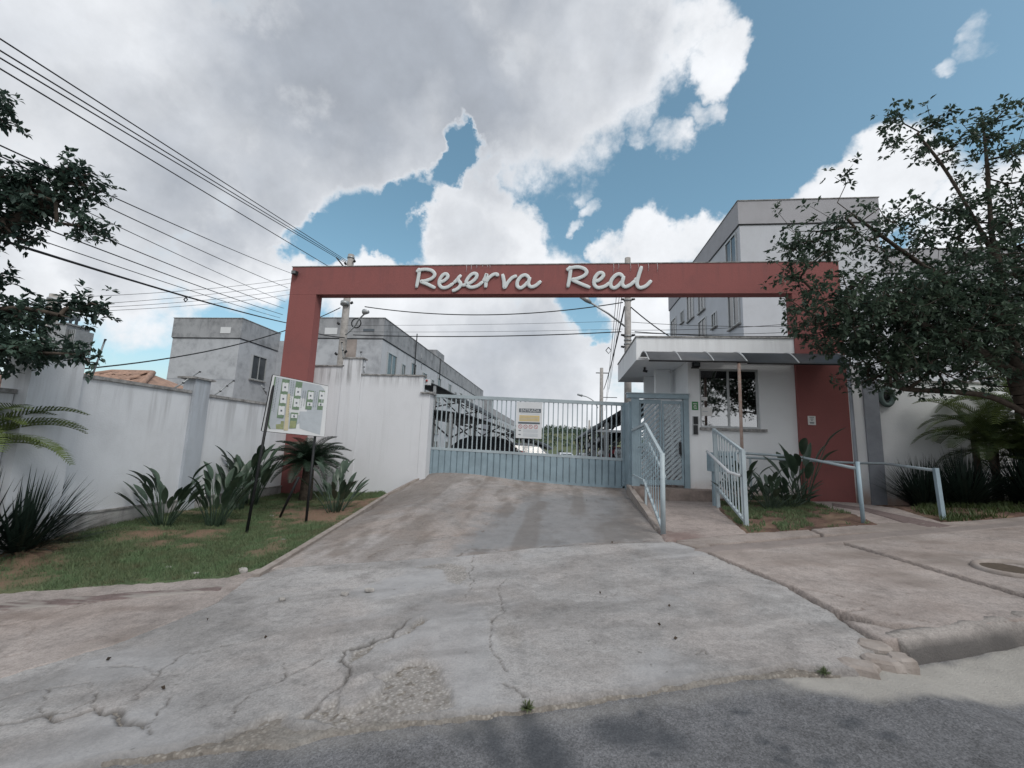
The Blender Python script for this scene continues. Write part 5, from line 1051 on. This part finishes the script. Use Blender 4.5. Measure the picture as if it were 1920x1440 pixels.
for dz in (7.2, 5.8, 5.35): 
    for s in (-1, 1): MB().tube([(P2[0]+s*.14, y2_-.05, dz), (P2[0]+s*.26, y2_-.05, dz+.02)], [.05, .035], 8).build('insulator', M_DARK, p2)
y3_ = 42; q = hY(1128, 690, y3_); p3 = pole('distant concrete utility pole seen above the gate', q[0], y3_, q[2], -1.6, .22, .16)
MB().bar((q[0]-.55, y3_, q[2]-.5), (q[0]+.7, y3_, q[2]-.5), .08).build('cross_arm', M_DARK, p3); MB().bar((q[0]+.1, y3_, q[2]-2.9), (q[0]+1.5, y3_, q[2]-2.9), .06).build('cross_arm', M_DARK, p3)
a = hY(1121, 765, y3_); b = hY(1092, 742, y3_); ar = MB().tube(catmull([a, hY(1113, 752, y3_), hY(1100, 744, y3_), b], 4), .05, 6).build('lamp_arm', M_STEELG, p3); MB().tube([b, b+[-.5, 0, .12]], [.12, .08], 8).build('lamp_head', M_STEELG, ar)
for px, py, yy, lb in ((1105, 788, 75, 'thin far lamp post right of the inner road'), (1098, 812, 95, 'thinnest far pole near the hill behind the gate')):
    q = hY(px, py, yy); pole(lb, q[0], yy, q[2], -2, .2, .14)
# left pole with transformer
yL = 9.0; q = hY(108, 553, yL); qb = hY(88, 640, yL); pl_ = pole('concrete utility pole with transformer behind the left tree', qb[0], yL, q[2], -1, .17, .12); MB().tube([(qb[0], yL, q[2]-.1), (qb[0], yL, q[2]-.16)], .15, 12).build('collar', M_STEELG, pl_)
c = hY(125, 640, yL-.2); tf = thing('transformer', 'grey pole transformer with three bushings left of the boundary wall', 'transformer', tuple(c)); MB().box(c[0]-.26, c[0]+.26, c[1]-.25, c[1]+.25, c[2]-.35, c[2]+.35).build('tank', M_STEELG, tf); MB().box(c[0]-.3, c[0]+.3, c[1]-.29, c[1]+.29, c[2]+.352, c[2]+.39).build('lid', M_STEELG, tf)
for i in range(3): x = c[0]-.17+.17*i; MB().tube([(x, c[1], c[2]+.39), (x, c[1], c[2]+.5), (x, c[1], c[2]+.52), (x, c[1], c[2]+.66)], [.03, .03, .06, .055], 8).build('bushing', M_PDARK, tf)
for i in range(4): x = c[0]+.29+.05*i; MB().box(x, x+.02, c[1]-.2, c[1]+.2, c[2]-.3, c[2]+.25).build('fin', M_STEELG, tf)
MB().bar(c+[-.5, 0, -.45], c+[.7, 0, -.42], .06).build('bracket', M_DARK, tf)
def cable(label, a, b, sag, r=.012, ext=0.0, group=None):
    a, b = np.array(a, float), np.array(b, float); b = b + (b-a)*ext; pts = []
    for i in range(25): s = i/24; p = a+(b-a)*s; p[2] -= sag*4*s*(1-s); pts.append(p)
    o = MB().tube(pts, r, 6).build('cable', M_CABLE); tag(o, label, 'cable', group); return o
gA = 'power lines running to the left pole of the arch'
for i, (px, py, dz, nm) in enumerate([(0,70,-.3,'topmost thin power line crossing the upper left sky to the arch pole'),(0,92,-.36,'second power line from the top crossing the upper left sky'),(0,106,-.42,'third power line from the top crossing the upper left sky'),(0,126,-1.0,'fourth power line from the top passing above the left tree')]):
    cable(nm, P1+[(-.12, 0, dz)[0], 0, dz], hY(px, py, 4.2), .02, .011, .6, gA)
for (x0, y0, x1, y1, yy, r, sag, nm) in [(215,360,545,512,5.5,.009,.1,'thin line leaving the right tip of the left tree upper side'),(175,365,540,540,5.5,.009,.1,'thin line just below the line at the left tree tip'),(150,380,535,566,5.5,.007,.1,'faint thin line below the left tree tip'),(160,420,532,578,5.5,.009,.1,'thin line from the middle of the left tree'),(135,437,530,590,5.5,.01,.1,'thin line from the lower half of the left tree'),(100,448,525,596,5.5,.008,.1,'lowest thin line above the thick black cable')]:
    cable(nm, hY(x1, y1, 16.2), hY(x0, y0, yy), sag, r, .5, 'thin lines from the left tree to the arch')
cable('thick black cable sagging from the left tree to the arch pillar', hY(540, 606, 16.2), hY(120, 475, 5.5), .12, .02, .4)
c = hY(349, 557, 7.5); t = thing('cable_spacer', 'small dark clamp hanging on the thick black cable', 'cable clamp', tuple(c)); MB().tube([c, c+[.04, 0, -.06], c+[0, 0, -.1], c+[-.04, 0, -.05], c], .012, 6).build('clamp', M_CABLE, t)
cable('black cable dipping from the left tree up to the arch pole', hY(638, 577, 16.4), hY(190, 664, 8.5), .55, .018, .2)
for i, (ya2, yb2) in enumerate(((558, 520), (574, 528), (580, 540), (586, 549))): cable(('highest','second','third','lowest')[i]+' thin wire from the far left pole toward the arch', hY(110, ya2, 9.0), hY(545, yb2, 15.5), .15, .007, .15, 'wires between far left pole and arch')
cable('dark cable strung between the two poles under the arch beam', hY(684, 575, 16.4), hY(1168, 567, 15.9), .42, .02)
cable('lower dark cable strung between the two poles', hY(662, 628, 16.3), hY(1165, 622, 15.9), .12, .02); cable('faint upper wire between the two poles', hY(650, 610, 16.3), hY(1168, 602, 15.9), .05, .006); cable('faint lower wire between the two poles', hY(655, 622, 16.3), hY(1168, 617, 15.9), .05, .006)
cable('dark cable from arch pillar looping under the left pole', hY(540, 606, 16.1), hY(646, 633, 16.3), .12, .02)
cable('dark cable sloping from the right pole behind the guard house roof', hY(1183, 576, 15.9), hY(1256, 631, 17.5), .05, .022)
for i, (a_, b_) in enumerate((((1184, 604), (1490, 607)), ((1184, 619), (1490, 602)), ((1184, 624), (1490, 618)), ((1190, 622), (1490, 626)))): cable(('highest','second','third','lowest')[i]+' wire from the right pole passing behind the right pillar', hY(*a_, 15.9), hY(*b_, 15.5), .12, .009 if i < 3 else .018, .3, 'wires from the right pole across the tall block')
for i, (xa2, xb2) in enumerate(((1150, 1134), (1156, 1138), (1161, 1142))): cable(('left','middle','right')[i]+' thin wire from the arch top down to the distant pole', hY(xa2+9, 520, 16), hY(xb2, 770-20*i, 41.5), .3, .012, 0, 'wires from the right pole to the distant pole')
cable('thicker wire from the right pole down to the distant pole', hY(1171, 575, 16), hY(1132, 730, 41.5), .3, .03)
c = hY(1141, 657, 24); t = thing('cable_spacer', 'small diamond shaped spacer on the wires above the gate', 'cable spacer', tuple(c)); MB().tube([c+[0, 0, .18], c+[.15, 0, 0], c+[0, 0, -.18], c+[-.15, 0, 0], c+[0, 0, .18]], .025, 6).build('frame', M_CABLE, t)
# electric fence brackets on the walls
def bracket(label, a, b, n=3):
    t = thing('fence_bracket', label, 'fence bracket', tuple(a), 'electric fence brackets on the walls'); a, b = np.array(a), np.array(b); MB().tube([a, b], .014, 6).build('rod', M_STEELG, t)
    for i in range(n): p = a+(b-a)*(.3+.35*i); MB().tube([p, p+[.06, -.04, -.01]], .016, 6).build('insulator', M_DARK, t)
bracket('upright fence bracket on the wall just right of the corner pier', hX(174, 702, WX-.08), hX(197, 637, WX-.08)); bracket('leaning fence bracket left of the wall pilaster', hX(328, 727, WX-.05), hX(374, 697, WX-.05)); bracket('leaning fence bracket right of the wall pilaster', hX(401, 742, WX-.05), hX(437, 714, WX-.05)); bracket('fence bracket behind the top left of the map board', hX(500, 740, WX-.05), hX(490, 722, WX-.05), 2)
bracket('fence bracket rising left of the high pier by the arch', hY(646, 684, FY+.1), hY(640, 642, FY+.1)); bracket('fence bracket rising right of the high pier', hY(683, 700, FY+.1), hY(676, 660, FY+.1)); bracket('tall thin rod standing on the block roof edge', hX(790, 694, -10.4), hX(790, 660, -10.4), 2)
a = hY(790, 718, FY+.4); t = thing('gate_beacon', 'small white box with two lamps behind the gate pier', 'signal lamp', tuple(a)); MB().box(a[0]-.05, a[0]+.28, FY+.3, FY+.42, a[2]-.06, a[2]+.1).build('box', M_WHITE, t)
for i in range(2): MB().tube([(a[0]+.06+.13*i, FY+.299, a[2]+.05), (a[0]+.06+.13*i, FY+.27, a[2]+.05)], .03, 8).build('lamp', M_TAIL if i else M_PORANGE, t)

# ------------------------------------------------------------------ plants
def strel_mesh(k):
    r = random.Random(k); mb = MB(); L = .52; P = .75+.2*k; bend = .25+.12*k; pts = [np.array([0, bend*.25*(s**2), P*s]) for s in np.linspace(0, 1, 5)]
    mb.tube(pts, [.016, .014, .012, .010, .008], 5, True); b = pts[-1]; d0 = unit(pts[-1]-pts[-2]); V = []; n = 7
    ang = atan2(d0[1], d0[2]); p = b.copy()
    for i in range(n+1):
        s = i/n; w = .078*(sin(pi*min(1, s*.92+.06))**.75); a = ang + .55*s*(.4+.4*k); 
        if i: p = p + np.array([0, sin(a), cos(a)])*L/n
        nrm = np.array([0, -cos(a), sin(a)]); V += [p+np.array([-w, 0, 0])+nrm*w*.35, p, p+np.array([w, 0, 0])+nrm*w*.35]
    F = []
    for i in range(n): F += [(3*i, 3*i+1, 3*i+4, 3*i+3), (3*i+1, 3*i+2, 3*i+5, 3*i+4)]
    mb.add(V, F, True); return mb.mesh('leaf', M_STREL)
SM = [strel_mesh(k) for k in range(3)]
def strelitzia(label, p, n, s, seed, spread=1.0, group='bird of paradise clumps'):
    r = random.Random(seed); t = thing('strelitzia_plant', label, 'plant', tuple(p), group)
    for i in range(int(n*1.45)):
        a = r.uniform(0, 2*pi); rad = r.uniform(.02, .2)*s; tilt = (.05+.55*r.random()**1.2)*spread; k = 0 if tilt > .4 else r.randint(0, 2)
        e = Euler((-tilt, r.uniform(-.1, .1), 0)).to_matrix(); m3 = Matrix.Rotation(a, 3, 'Z') @ e
        inst('leaf', SM[k], (p[0]-sin(a)*rad*.8, p[1]+cos(a)*rad*.8, p[2]-.02), t, m3.to_euler(), s*r.uniform(.72, 1.08))
    return t
strelitzia('leftmost broad leaved strelitzia clump on the grass bank', gp(305, 990), 24, .72, 1); strelitzia('strelitzia clump in the middle of the grass bank left of the pole', gp(402, 992), 30, .70, 2, .8); strelitzia('strelitzia clump against the red pillar behind the board pole', gp(468, 950), 26, .9, 3, .9); strelitzia('tall strelitzia leaves left of the board pole near the wall', gp(440, 960), 20, .85, 9, .9)
strelitzia('bright strelitzia clump right of the cycad by the front wall', gp(628, 966), 26, .80, 4, 1.1)
strelitzia('dark strelitzia clump just right of the ramp railing', P3(3.65, 9.3), 22, .62, 5, 1.2); strelitzia('dense low strelitzia clump in the bed by the guard house', P3(4.1, 9.0), 30, .55, 6, 1.5); strelitzia('dark low strelitzia clump near the handrail bend', P3(4.55, 9.2), 26, .58, 7, 1.5); strelitzia('tall large leaved strelitzia before the red pillar', P3(5.0, 9.6), 9, 1.05, 11, 1.0)
def frond_mesh(name, L, n, lw, ll, mt, droop=.5, up=.9, vee=.5):
    mb = MB(); pts = []; a = up; p = np.array([0., 0, 0]); pts.append(p)
    for i in range(12): a -= droop/12*(.4+i/8); p = p+np.array([0, cos(a), sin(a)])*L/12; pts.append(p)
    mb.tube(pts, [.012*(1-i/14) for i in range(13)], 4, False)
    for i in range(n):
        s = .12+.88*i/(n-1); q = s*12; k = min(int(q), 11); c = pts[k]+(pts[k+1]-pts[k])*(q-k); d = unit(pts[k+1]-pts[k]); ln = ll*(sin(pi*(.12+.83*s))**.7)
        for sg in (-1, 1):
            side = np.array([sg, 0, 0]); nv = np.cross(side, d)*sg; o = unit(side*.85+d*.55+nv*vee*(1 if nv[2] > 0 else -1)); e = c+o*ln; m_ = c+o*ln*.5+np.array([0, 0, .04*ln]); wv = d*lw; e = e-np.array([0, 0, ln*.18])
            mb.add([c-wv*.5, c+wv*.5, m_+wv*.6, e, m_-wv*.6], [(0,1,2,4), (4,2,3)], False)
    return mb.mesh(name, mt)
FC = frond_mesh('frond', .85, 30, .016, .20, M_CYCAD, .9, 1.0)
p = gp(572, 942); t = thing('cycad_palm', 'dark sago cycad with arching crown beneath the map board', 'cycad', tuple(p))
zc = hY(572, 868, p[1])[2]; MB().tube([p-[0, 0, .1], p+[0, 0, .2], np.array([p[0], p[1], zc])], [.17, .15, .12], 10).build('trunk', M_BARK, t)
for i in range(52):
    a = i*2.4; el = -.4+1.35*(i/52)**.8; m3 = Matrix.Rotation(a, 3, 'Z') @ Euler((el-.75, 0, 0)).to_matrix(); inst('frond', FC, (p[0], p[1], zc), t, m3.to_euler(), random.uniform(.95, 1.25))
def spiky(label, p, n, h, spread, mt, seed, w=.016, name='spiky_bush', cat='bush'):
    r = random.Random(seed); V = []; F = []
    for i in range(n):
        a = r.uniform(0, 2*pi); tl = spread*r.random()**.8; L = h*r.uniform(.65, 1.08); d = np.array([cos(a)*sin(tl), sin(a)*sin(tl), cos(tl)]); b = np.array(p)+np.array([cos(a), sin(a), 0])*r.uniform(0, .3)*h*.6; sd_ = unit(np.cross(d, [0, 0, 1.])+1e-6)*w; q = len(V)
        for k in range(4):
            s = k/3; c = b+d*L*s-np.array([0, 0, .12*L*s*s*sin(tl)*1.6]); V += [c-sd_*(1-s**2), c+sd_*(1-s**2)]
        F += [(q+2*k, q+2*k+1, q+2*k+3, q+2*k+2) for k in range(3)]
    t = thing(name, label, cat, tuple(p)); o = bpy.data.objects.new('foliage', npmesh('foliage', np.array(V)-np.array(p), F, mt)); COL.objects.link(o); o.parent = t; return t
spiky('dark spiky bush at the left edge in front of the wall', gp(35, 1035), 420, 1.15, 1.25, M_SPIKE, 3); spiky('second dark spiky bush cut by the left frame edge', gp(-60, 1050), 300, 1.2, 1.2, M_SPIKE, 4)
spiky('dark grassy bush beside the grey pilaster right of the pillar', P3(7.5, 9.9), 520, 1.1, 1.1, M_SPIKE, 5, .012); spiky('dark grassy bush behind the rightmost handrail post', P3(8.1, 9.7), 620, 1.25, 1.1, M_SPIKE, 6, .012); spiky('dark low bush at the right frame edge under the palms', P3(9.0, 9.4), 560, 1.25, 1.15, M_SPIKE, 8, .014)
FP = frond_mesh('frond', 1.5, 34, .018, .34, M_PALM, 1.2, 1.1, .35); FS = frond_mesh('frond', 1.35, 34, .02, .36, M_SHADEPLANT, 1.25, 1.15, .3)
def palm(label, base, n, s, me, trunk_h, seed, lo=-.2, hi=1.2, azi=None, r0=.06, stems=1, tr=M_BARKP):
    r = random.Random(seed); t = thing('palm', label, 'palm', tuple(base)); base = np.array(base)
    for k in range(stems):
        b = base+np.array([r.uniform(-.3, .3), r.uniform(-.25, .25), 0])*(stems > 1); top = b+np.array([r.uniform(-.12, .12), r.uniform(-.1, .1), trunk_h*r.uniform(.8, 1.1)])
        MB().tube([b-[0, 0, .15], (b+top)/2+[.02, 0, 0], top], [r0*1.15, r0, r0*.85], 8).build('trunk', tr, t)
        for i in range(n):
            a = (azi[0]+(azi[1]-azi[0])*r.random()) if azi else i*2.4+k; el = lo+(hi-lo)*r.random(); m3 = Matrix.Rotation(a, 3, 'Z') @ Euler((el-1.0, 0, 0)).to_matrix(); inst('frond', me, top, t, m3.to_euler(), s*r.uniform(.8, 1.1))
    return t
q = hY(-95, 860, 4.6); palm('bright palm fronds reaching in at the left frame edge', (q[0], 4.6, -.2), 13, .88, FP, q[2]+.25, 3, .35, 1.15, azi=(-2.3, -.7))
palm('clump palm with yellow green fronds behind the right handrail', P3(8.75, 10.1), 14, .85, FP, 1.5, 5, -.1, 1.3, stems=2); palm('dense dark clump palm right of the white wall', P3(9.0, 9.5), 15, .9, FS, 1.0, 6, -.1, 1.3, stems=3); palm('second dense clump palm near the right frame edge', P3(9.9, 9.5), 15, 1.0, FS, 1.3, 7, -.1, 1.3, stems=3)
palm('tall yellow green palm behind the clump palms by the right wall', P3(9.7, 10.3), 16, 1.0, FP, 1.9, 15, -.2, 1.2, stems=1); palm('low spreading palm between the clump palms and the ground cover', P3(9.2, 9.1), 16, .75, FS, .35, 16, .2, 1.4)
palm('ringed thick palm trunk at the right frame edge with high fronds', P3(9.3, 8.9), 12, 1.2, FP, 2.3, 8, -.2, 1.2, r0=.17)

def tree(name, label, trunk, ells, ntip, lsz, seed, mt, per=3, nl=7, rt=.006, group=None, sag=.35, rmin=.0):
    """trunk polylines first, then twigs grown to tips scattered through the crown ellipsoids; leaves in rosettes"""
    r = np.random.default_rng(seed); nodes = []; par = []
    for pl in trunk:
        pr = -1
        if nodes:
            d = [np.linalg.norm(np.array(pl[0])-n) for n in nodes]; pr = int(np.argmin(d))
        for p in catmull(pl, 5): nodes.append(np.array(p)); par.append(pr); pr = len(nodes)-1
    tips = []
    wt = np.array([e[3] for e in ells], float); wt /= wt.sum()
    for k in r.choice(len(ells), ntip, p=wt):
        c, s = np.array(ells[k][:3][0]), np.array(ells[k][1]); v = r.normal(size=3); v /= np.linalg.norm(v); v *= r.random()**(1/ells[k][2]); tips.append(c+v*s)
    tips = np.array(tips); base = np.array([n for n in nodes]); dd = np.min(np.linalg.norm(tips[:, None]-base[None], axis=2), axis=1); tid = []
    for i in np.argsort(dd):
        tp_ = tips[i]; N = np.array(nodes); d = np.linalg.norm(N-tp_, axis=1); j = int(np.argmin(d+.15*np.maximum(0, N[:, 2]-tp_[2]))); a = N[j]; L = d[j]; ns = max(1, int(L/.28)); pr = j
        for q in range(1, ns+1):
            s = q/ns; p = a+(tp_-a)*s + r.normal(size=3)*.035*L*(1-s) + np.array([0, 0, .10*L*sin(pi*s)]); nodes.append(p); par.append(pr); pr = len(nodes)-1
        tid.append(pr)
    cnt = np.zeros(len(nodes)); 
    for i in tid: cnt[i] += 1
    for i in range(len(nodes)-1, -1, -1):
        if par[i] >= 0: cnt[par[i]] += cnt[i]
    rad = rt*np.maximum(cnt, 1)**.47; V = []; F = []; N = np.array(nodes)
    for i in range(len(nodes)):
        j = par[i]
        if j < 0: continue
        a, b = N[j], N[i]; d = unit(b-a+1e-9); u = np.array([0, 0, 1.]) if abs(d[2]) < .9 else np.array([1., 0, 0]); x = unit(np.cross(d, u)); y = np.cross(x, d); q = len(V); m_ = 4 if rad[i] < .02 else 7; ra = min(rad[j], rad[i]*1.3)
        for p, rr in ((a, ra), (b, rad[i])):
            for k in range(m_): V.append(p+(x*cos(2*pi*k/m_)+y*sin(2*pi*k/m_))*rr)
        for k in range(m_): F.append((q+k, q+(k+1) % m_, q+m_+(k+1) % m_, q+m_+k))
    t = thing(name, label, 'tree', tuple(trunk[0][0]), group); off = np.array(trunk[0][0])
    o = bpy.data.objects.new('trunk', npmesh('trunk', np.array(V)-off, F, M_BARK, True)); COL.objects.link(o); o.parent = t
    C = N[tid]; D = np.array([unit(N[i]-N[par[i]]+1e-9) for i in tid]); C = np.repeat(C, per, 0)+r.normal(size=(len(C)*per, 3))*lsz*.75; D = np.repeat(D, per, 0)+r.normal(size=(len(D)*per, 3))*.45+[0, 0, .25]
    C = np.repeat(C, nl, 0); D = np.repeat(D, nl, 0); n = len(C); D /= np.linalg.norm(D, axis=1, keepdims=True)
    ref = r.normal(size=(n, 3)); x = np.cross(D, ref); x /= np.linalg.norm(x, axis=1, keepdims=True)+1e-9; O = x*.9+D*.35; O[:, 2] -= sag*r.random(n); O /= np.linalg.norm(O, axis=1, keepdims=True)
    Wv = np.cross(O, [0, 0, 1.])+r.normal(size=(n, 3))*.25; Wv /= np.linalg.norm(Wv, axis=1, keepdims=True)+1e-9; NN = np.cross(Wv, O); l = lsz*r.uniform(.65, 1.2, n)[:, None]; w = l*.25
    LV = np.empty((n, 6, 3)); b0 = C+O*l*.12; LV[:, 0] = b0; LV[:, 1] = b0+O*l*.5+Wv*w+NN*w*.3; LV[:, 2] = b0+O*l*.5-NN*l*.03; LV[:, 3] = b0+O*l*.5-Wv*w+NN*w*.3; LV[:, 4] = b0+O*l*.86+Wv*w*.5-[0, 0, .0]-NN*l*.06; LV[:, 5] = b0+O*l-NN*l*.16
    ix = np.arange(n)[:, None]*6; LF = np.concatenate([ix+np.array([[0, 1, 2]]), ix+np.array([[0, 2, 3]]), ix+np.array([[1, 5, 2]]), ix+np.array([[2, 5, 3]])])
    o = bpy.data.objects.new('crown', npmesh('crown', LV.reshape(-1, 3)-off, LF, mt)); COL.objects.link(o); o.parent = t
    return t
# right tree: short trunk beyond the right frame edge, a long low limb to the left and an open upper crown
RY = 8.2; H = lambda px, py, y=RY: tuple(hY(px, py, y))
b0 = P3(9.0, 8.3)
tr_r = [[tuple(b0-[0, 0, .2]), (8.75, 8.25, 1.6), H(1935, 770, 8.2), H(1905, 690, 8.2), H(1880, 560, 8.3), H(1860, 430, 8.4)], [H(1925, 775), H(1860, 745), H(1790, 735), H(1700, 730, 8.1), H(1660, 720, 8.0)], [H(1900, 700), H(1800, 640, 8.0), H(1700, 600, 7.9), H(1600, 560, 7.8)], [H(1870, 600, 8.3), H(1760, 520, 8.2), H(1650, 440, 8.1), H(1570, 380, 8.1)], [H(1865, 480, 8.4), H(1780, 330, 8.4), H(1720, 250, 8.4)], [H(1860, 450, 8.4), H(1850, 300, 8.5), H(1840, 215, 8.5)]]
def ell(px, py, y, rx, rz, ry, fill=2.6, w=1.0): return (np.array(hY(px, py, y)), np.array([rx*y/FPX, ry, rz*y/FPX]), fill, w)
ER = [ell(1840,560,8.4,170,110,1.5,2.6,4.6), ell(1700,600,8.0,150,90,1.3,2.6,3.4), ell(1590,590,7.8,110,75,1.0,2.6,1.6), ell(1720,685,8.0,130,48,1.1,2.6,2.0), ell(1900,660,8.3,120,60,1.2,2.6,1.3), ell(1640,450,8.1,115,65,.9,2.4,.55), ell(1780,425,8.3,125,70,.9,2.3,.85), ell(1900,400,8.5,100,110,1.2,2.5,1.15), ell(1525,435,8.0,85,60,.6,2,.32), ell(1500,520,7.9,65,60,.5,2,.22), ell(1690,250,8.4,50,65,.4,2.2,.22), ell(1760,215,8.4,28,35,.3,2,.06), ell(1820,280,8.5,85,90,.5,2.1,.42), ell(1890,235,8.5,45,60,.4,2,.2), ell(1575,330,8.1,30,45,.3,2,.09), ell(1500,470,7.9,60,40,.4,2,.2), ell(1960,540,8.6,100,120,1.3,2.6,1.1)]
tree('street_tree', 'broad dark leafy tree overhanging the guard house from the right', tr_r, ER, 1800, .10, 11, M_LEAF, 3, 8, rt=.0043)
LY = 4.6; HL = lambda px, py, y=LY: tuple(hY(px, py, y))
tl_ = [[(-8.4, 3.9, -.5), (-8.2, 4.0, 1.2), HL(-180, 600, 4.3), HL(-150, 420, 4.3), HL(-100, 250, 4.4)], [HL(-160, 560, 4.3), HL(-60, 585, 4.4), HL(40, 578, 4.5), HL(130, 595, 4.6)], [HL(-150, 480, 4.3), HL(-40, 440, 4.4), HL(60, 400, 4.6)], [HL(-165, 620, 4.3), HL(-60, 650, 4.4), HL(60, 660, 4.5), HL(150, 665, 4.6)]]
EL = [ell(-70,500,4.4,75,55,.4,2.5,.7), ell(-30,360,4.4,120,95,.6,2.5,2.0), ell(75,370,4.6,85,62,.4,2.4,1.35), ell(150,335,4.7,50,28,.3,2.4,.4), ell(-10,430,4.5,90,34,.4,2.6,.7), ell(150,425,4.7,40,24,.3,2.2,.22), ell(-20,200,4.4,60,55,.4,2.2,.5), ell(-80,600,4.4,80,40,.4,2.6,.8), ell(40,590,4.6,75,45,.35,2.4,1.0), ell(-10,655,4.4,80,34,.4,2.4,.9), ell(70,655,4.6,55,26,.3,2.4,.6), ell(165,665,4.7,35,18,.2,2.2,.17), ell(165,580,4.8,40,24,.25,2.2,.22), ell(-160,280,4.2,110,140,.7,2.6,1.0)]
tree('street_tree', 'dark leafy tree reaching in from the left frame edge', tl_, EL, 620, .095, 12, M_LEAF2, 3, 8, group=None)
tree('street_tree', 'broad tree across the street mirrored in the guard house window', [[(9.5, -15.5, .1), (9.4, -15.4, 2.2), (9.2, -15.2, 4.5)], [(9.3, -15.3, 3.2), (7.4, -15, 5.0)], [(9.3, -15.3, 3.2), (11.2, -15.2, 5.2)]], [(np.array([9.2, -15.2, 6.0]), np.array([4.4, 1.8, 2.2]), 2.6, 1.0)], 260, .34, 14, M_LEAF, 3, 6)
q = hY(1052, 838, 60); spiky('round dark shrub beside the far end of the inner road', (q[0], 60, zin(60)+.9), 160, 1.0, 1.6, M_LEAF, 21, .12, 'shrub', 'shrub')
spiky('small weed sprouting from the gap between apron and asphalt', gp(990, 1328), 70, .055, 1.4, M_STEM, 31, .006, 'weed', 'weed'); spiky('dry weed at the asphalt edge below the kerb end', gp(1545, 1262), 60, .05, 1.45, M_GRASS, 32, .004, 'weed', 'weed')

# ------------------------------------------------------------------ stones and fallen leaves
for px, py, sx, lb in [(455,1078,.07,'pale flat stone at the corner of grass and pavement'),(366,1084,.05,'small pale stone on the pavement rim of the grass'),(315,1071,.04,'small white stone in the grass near the pavement'),(528,1131,.035,'pale pebble on the apron right of the white scratch'),(692,1114,.045,'grey stone lying on the middle of the apron'),(645,1121,.04,'pale broken stone left of the grey apron stone'),(508,972,.05,'white stone at the foot of the board brace'),(560,988,.04,'white stone left of the board right leg'),(530,1018,.04,'white stone in the grass by the driveway edging'),(558,945,.03,'white scrap at the cycad foot')]:
    p = gp(px, py); p[2] += .04; rock('stone', lb, 'stone', p, (sx, sx*.7, sx*.7), M_STONE)
def litter(px, py, L, lb):
    p = gp(px, py); p[2] += .040; L *= .7; a = random.uniform(0, pi); d = np.array([cos(a), sin(a), 0]); s = np.array([-sin(a), cos(a), 0]); V = [p-d*L, p+s*L*.35+[0, 0, .012], p+d*L, p-s*L*.35+[0, 0, .012], p+[0, 0, -.012]]
    o = MB().add(V, [(0, 4, 1), (1, 4, 2), (2, 4, 3), (3, 4, 0)]).build('fallen_leaf', M_DEADLEAF); tag(o, lb, 'leaf', 'fallen leaves on the concrete')
for px, py, L, lb in [(304,1302,.035,'fallen leaf on the left apron above the long crack'),(202,1246,.035,'fallen leaf at the left apron beside the pavement line'),(388,1170,.035,'fallen leaf on the left half of the apron'),(497,1204,.02,'tiny fallen leaf left of the broken edge'),(1148,1022,.03,'fallen leaf at the right end of the driveway joint'),(1100,941,.04,'fallen leaf on the upper driveway'),(1267,1207,.03,'fallen leaf on the right of the apron near the asphalt'),(1236,1180,.025,'fallen leaf above the right asphalt edge'),(1125,1119,.025,'fallen leaf at the middle of the apron'),(1300,1082,.025,'fallen leaf near the pavement joint on the apron'),(1255,1144,.02,'tiny fallen leaf in the middle of the right apron'),(792,987,.025,'fallen leaf on the left half of the driveway')]: litter(px, py, L, lb)
p = gp(1615, 1276); rock('stone', 'dark flat stone in the gutter below the kerb', 'stone', p-np.array([0, 0, .08]), (.06, .04, .02), M_DEADLEAF)
bpy.context.view_layer.update()
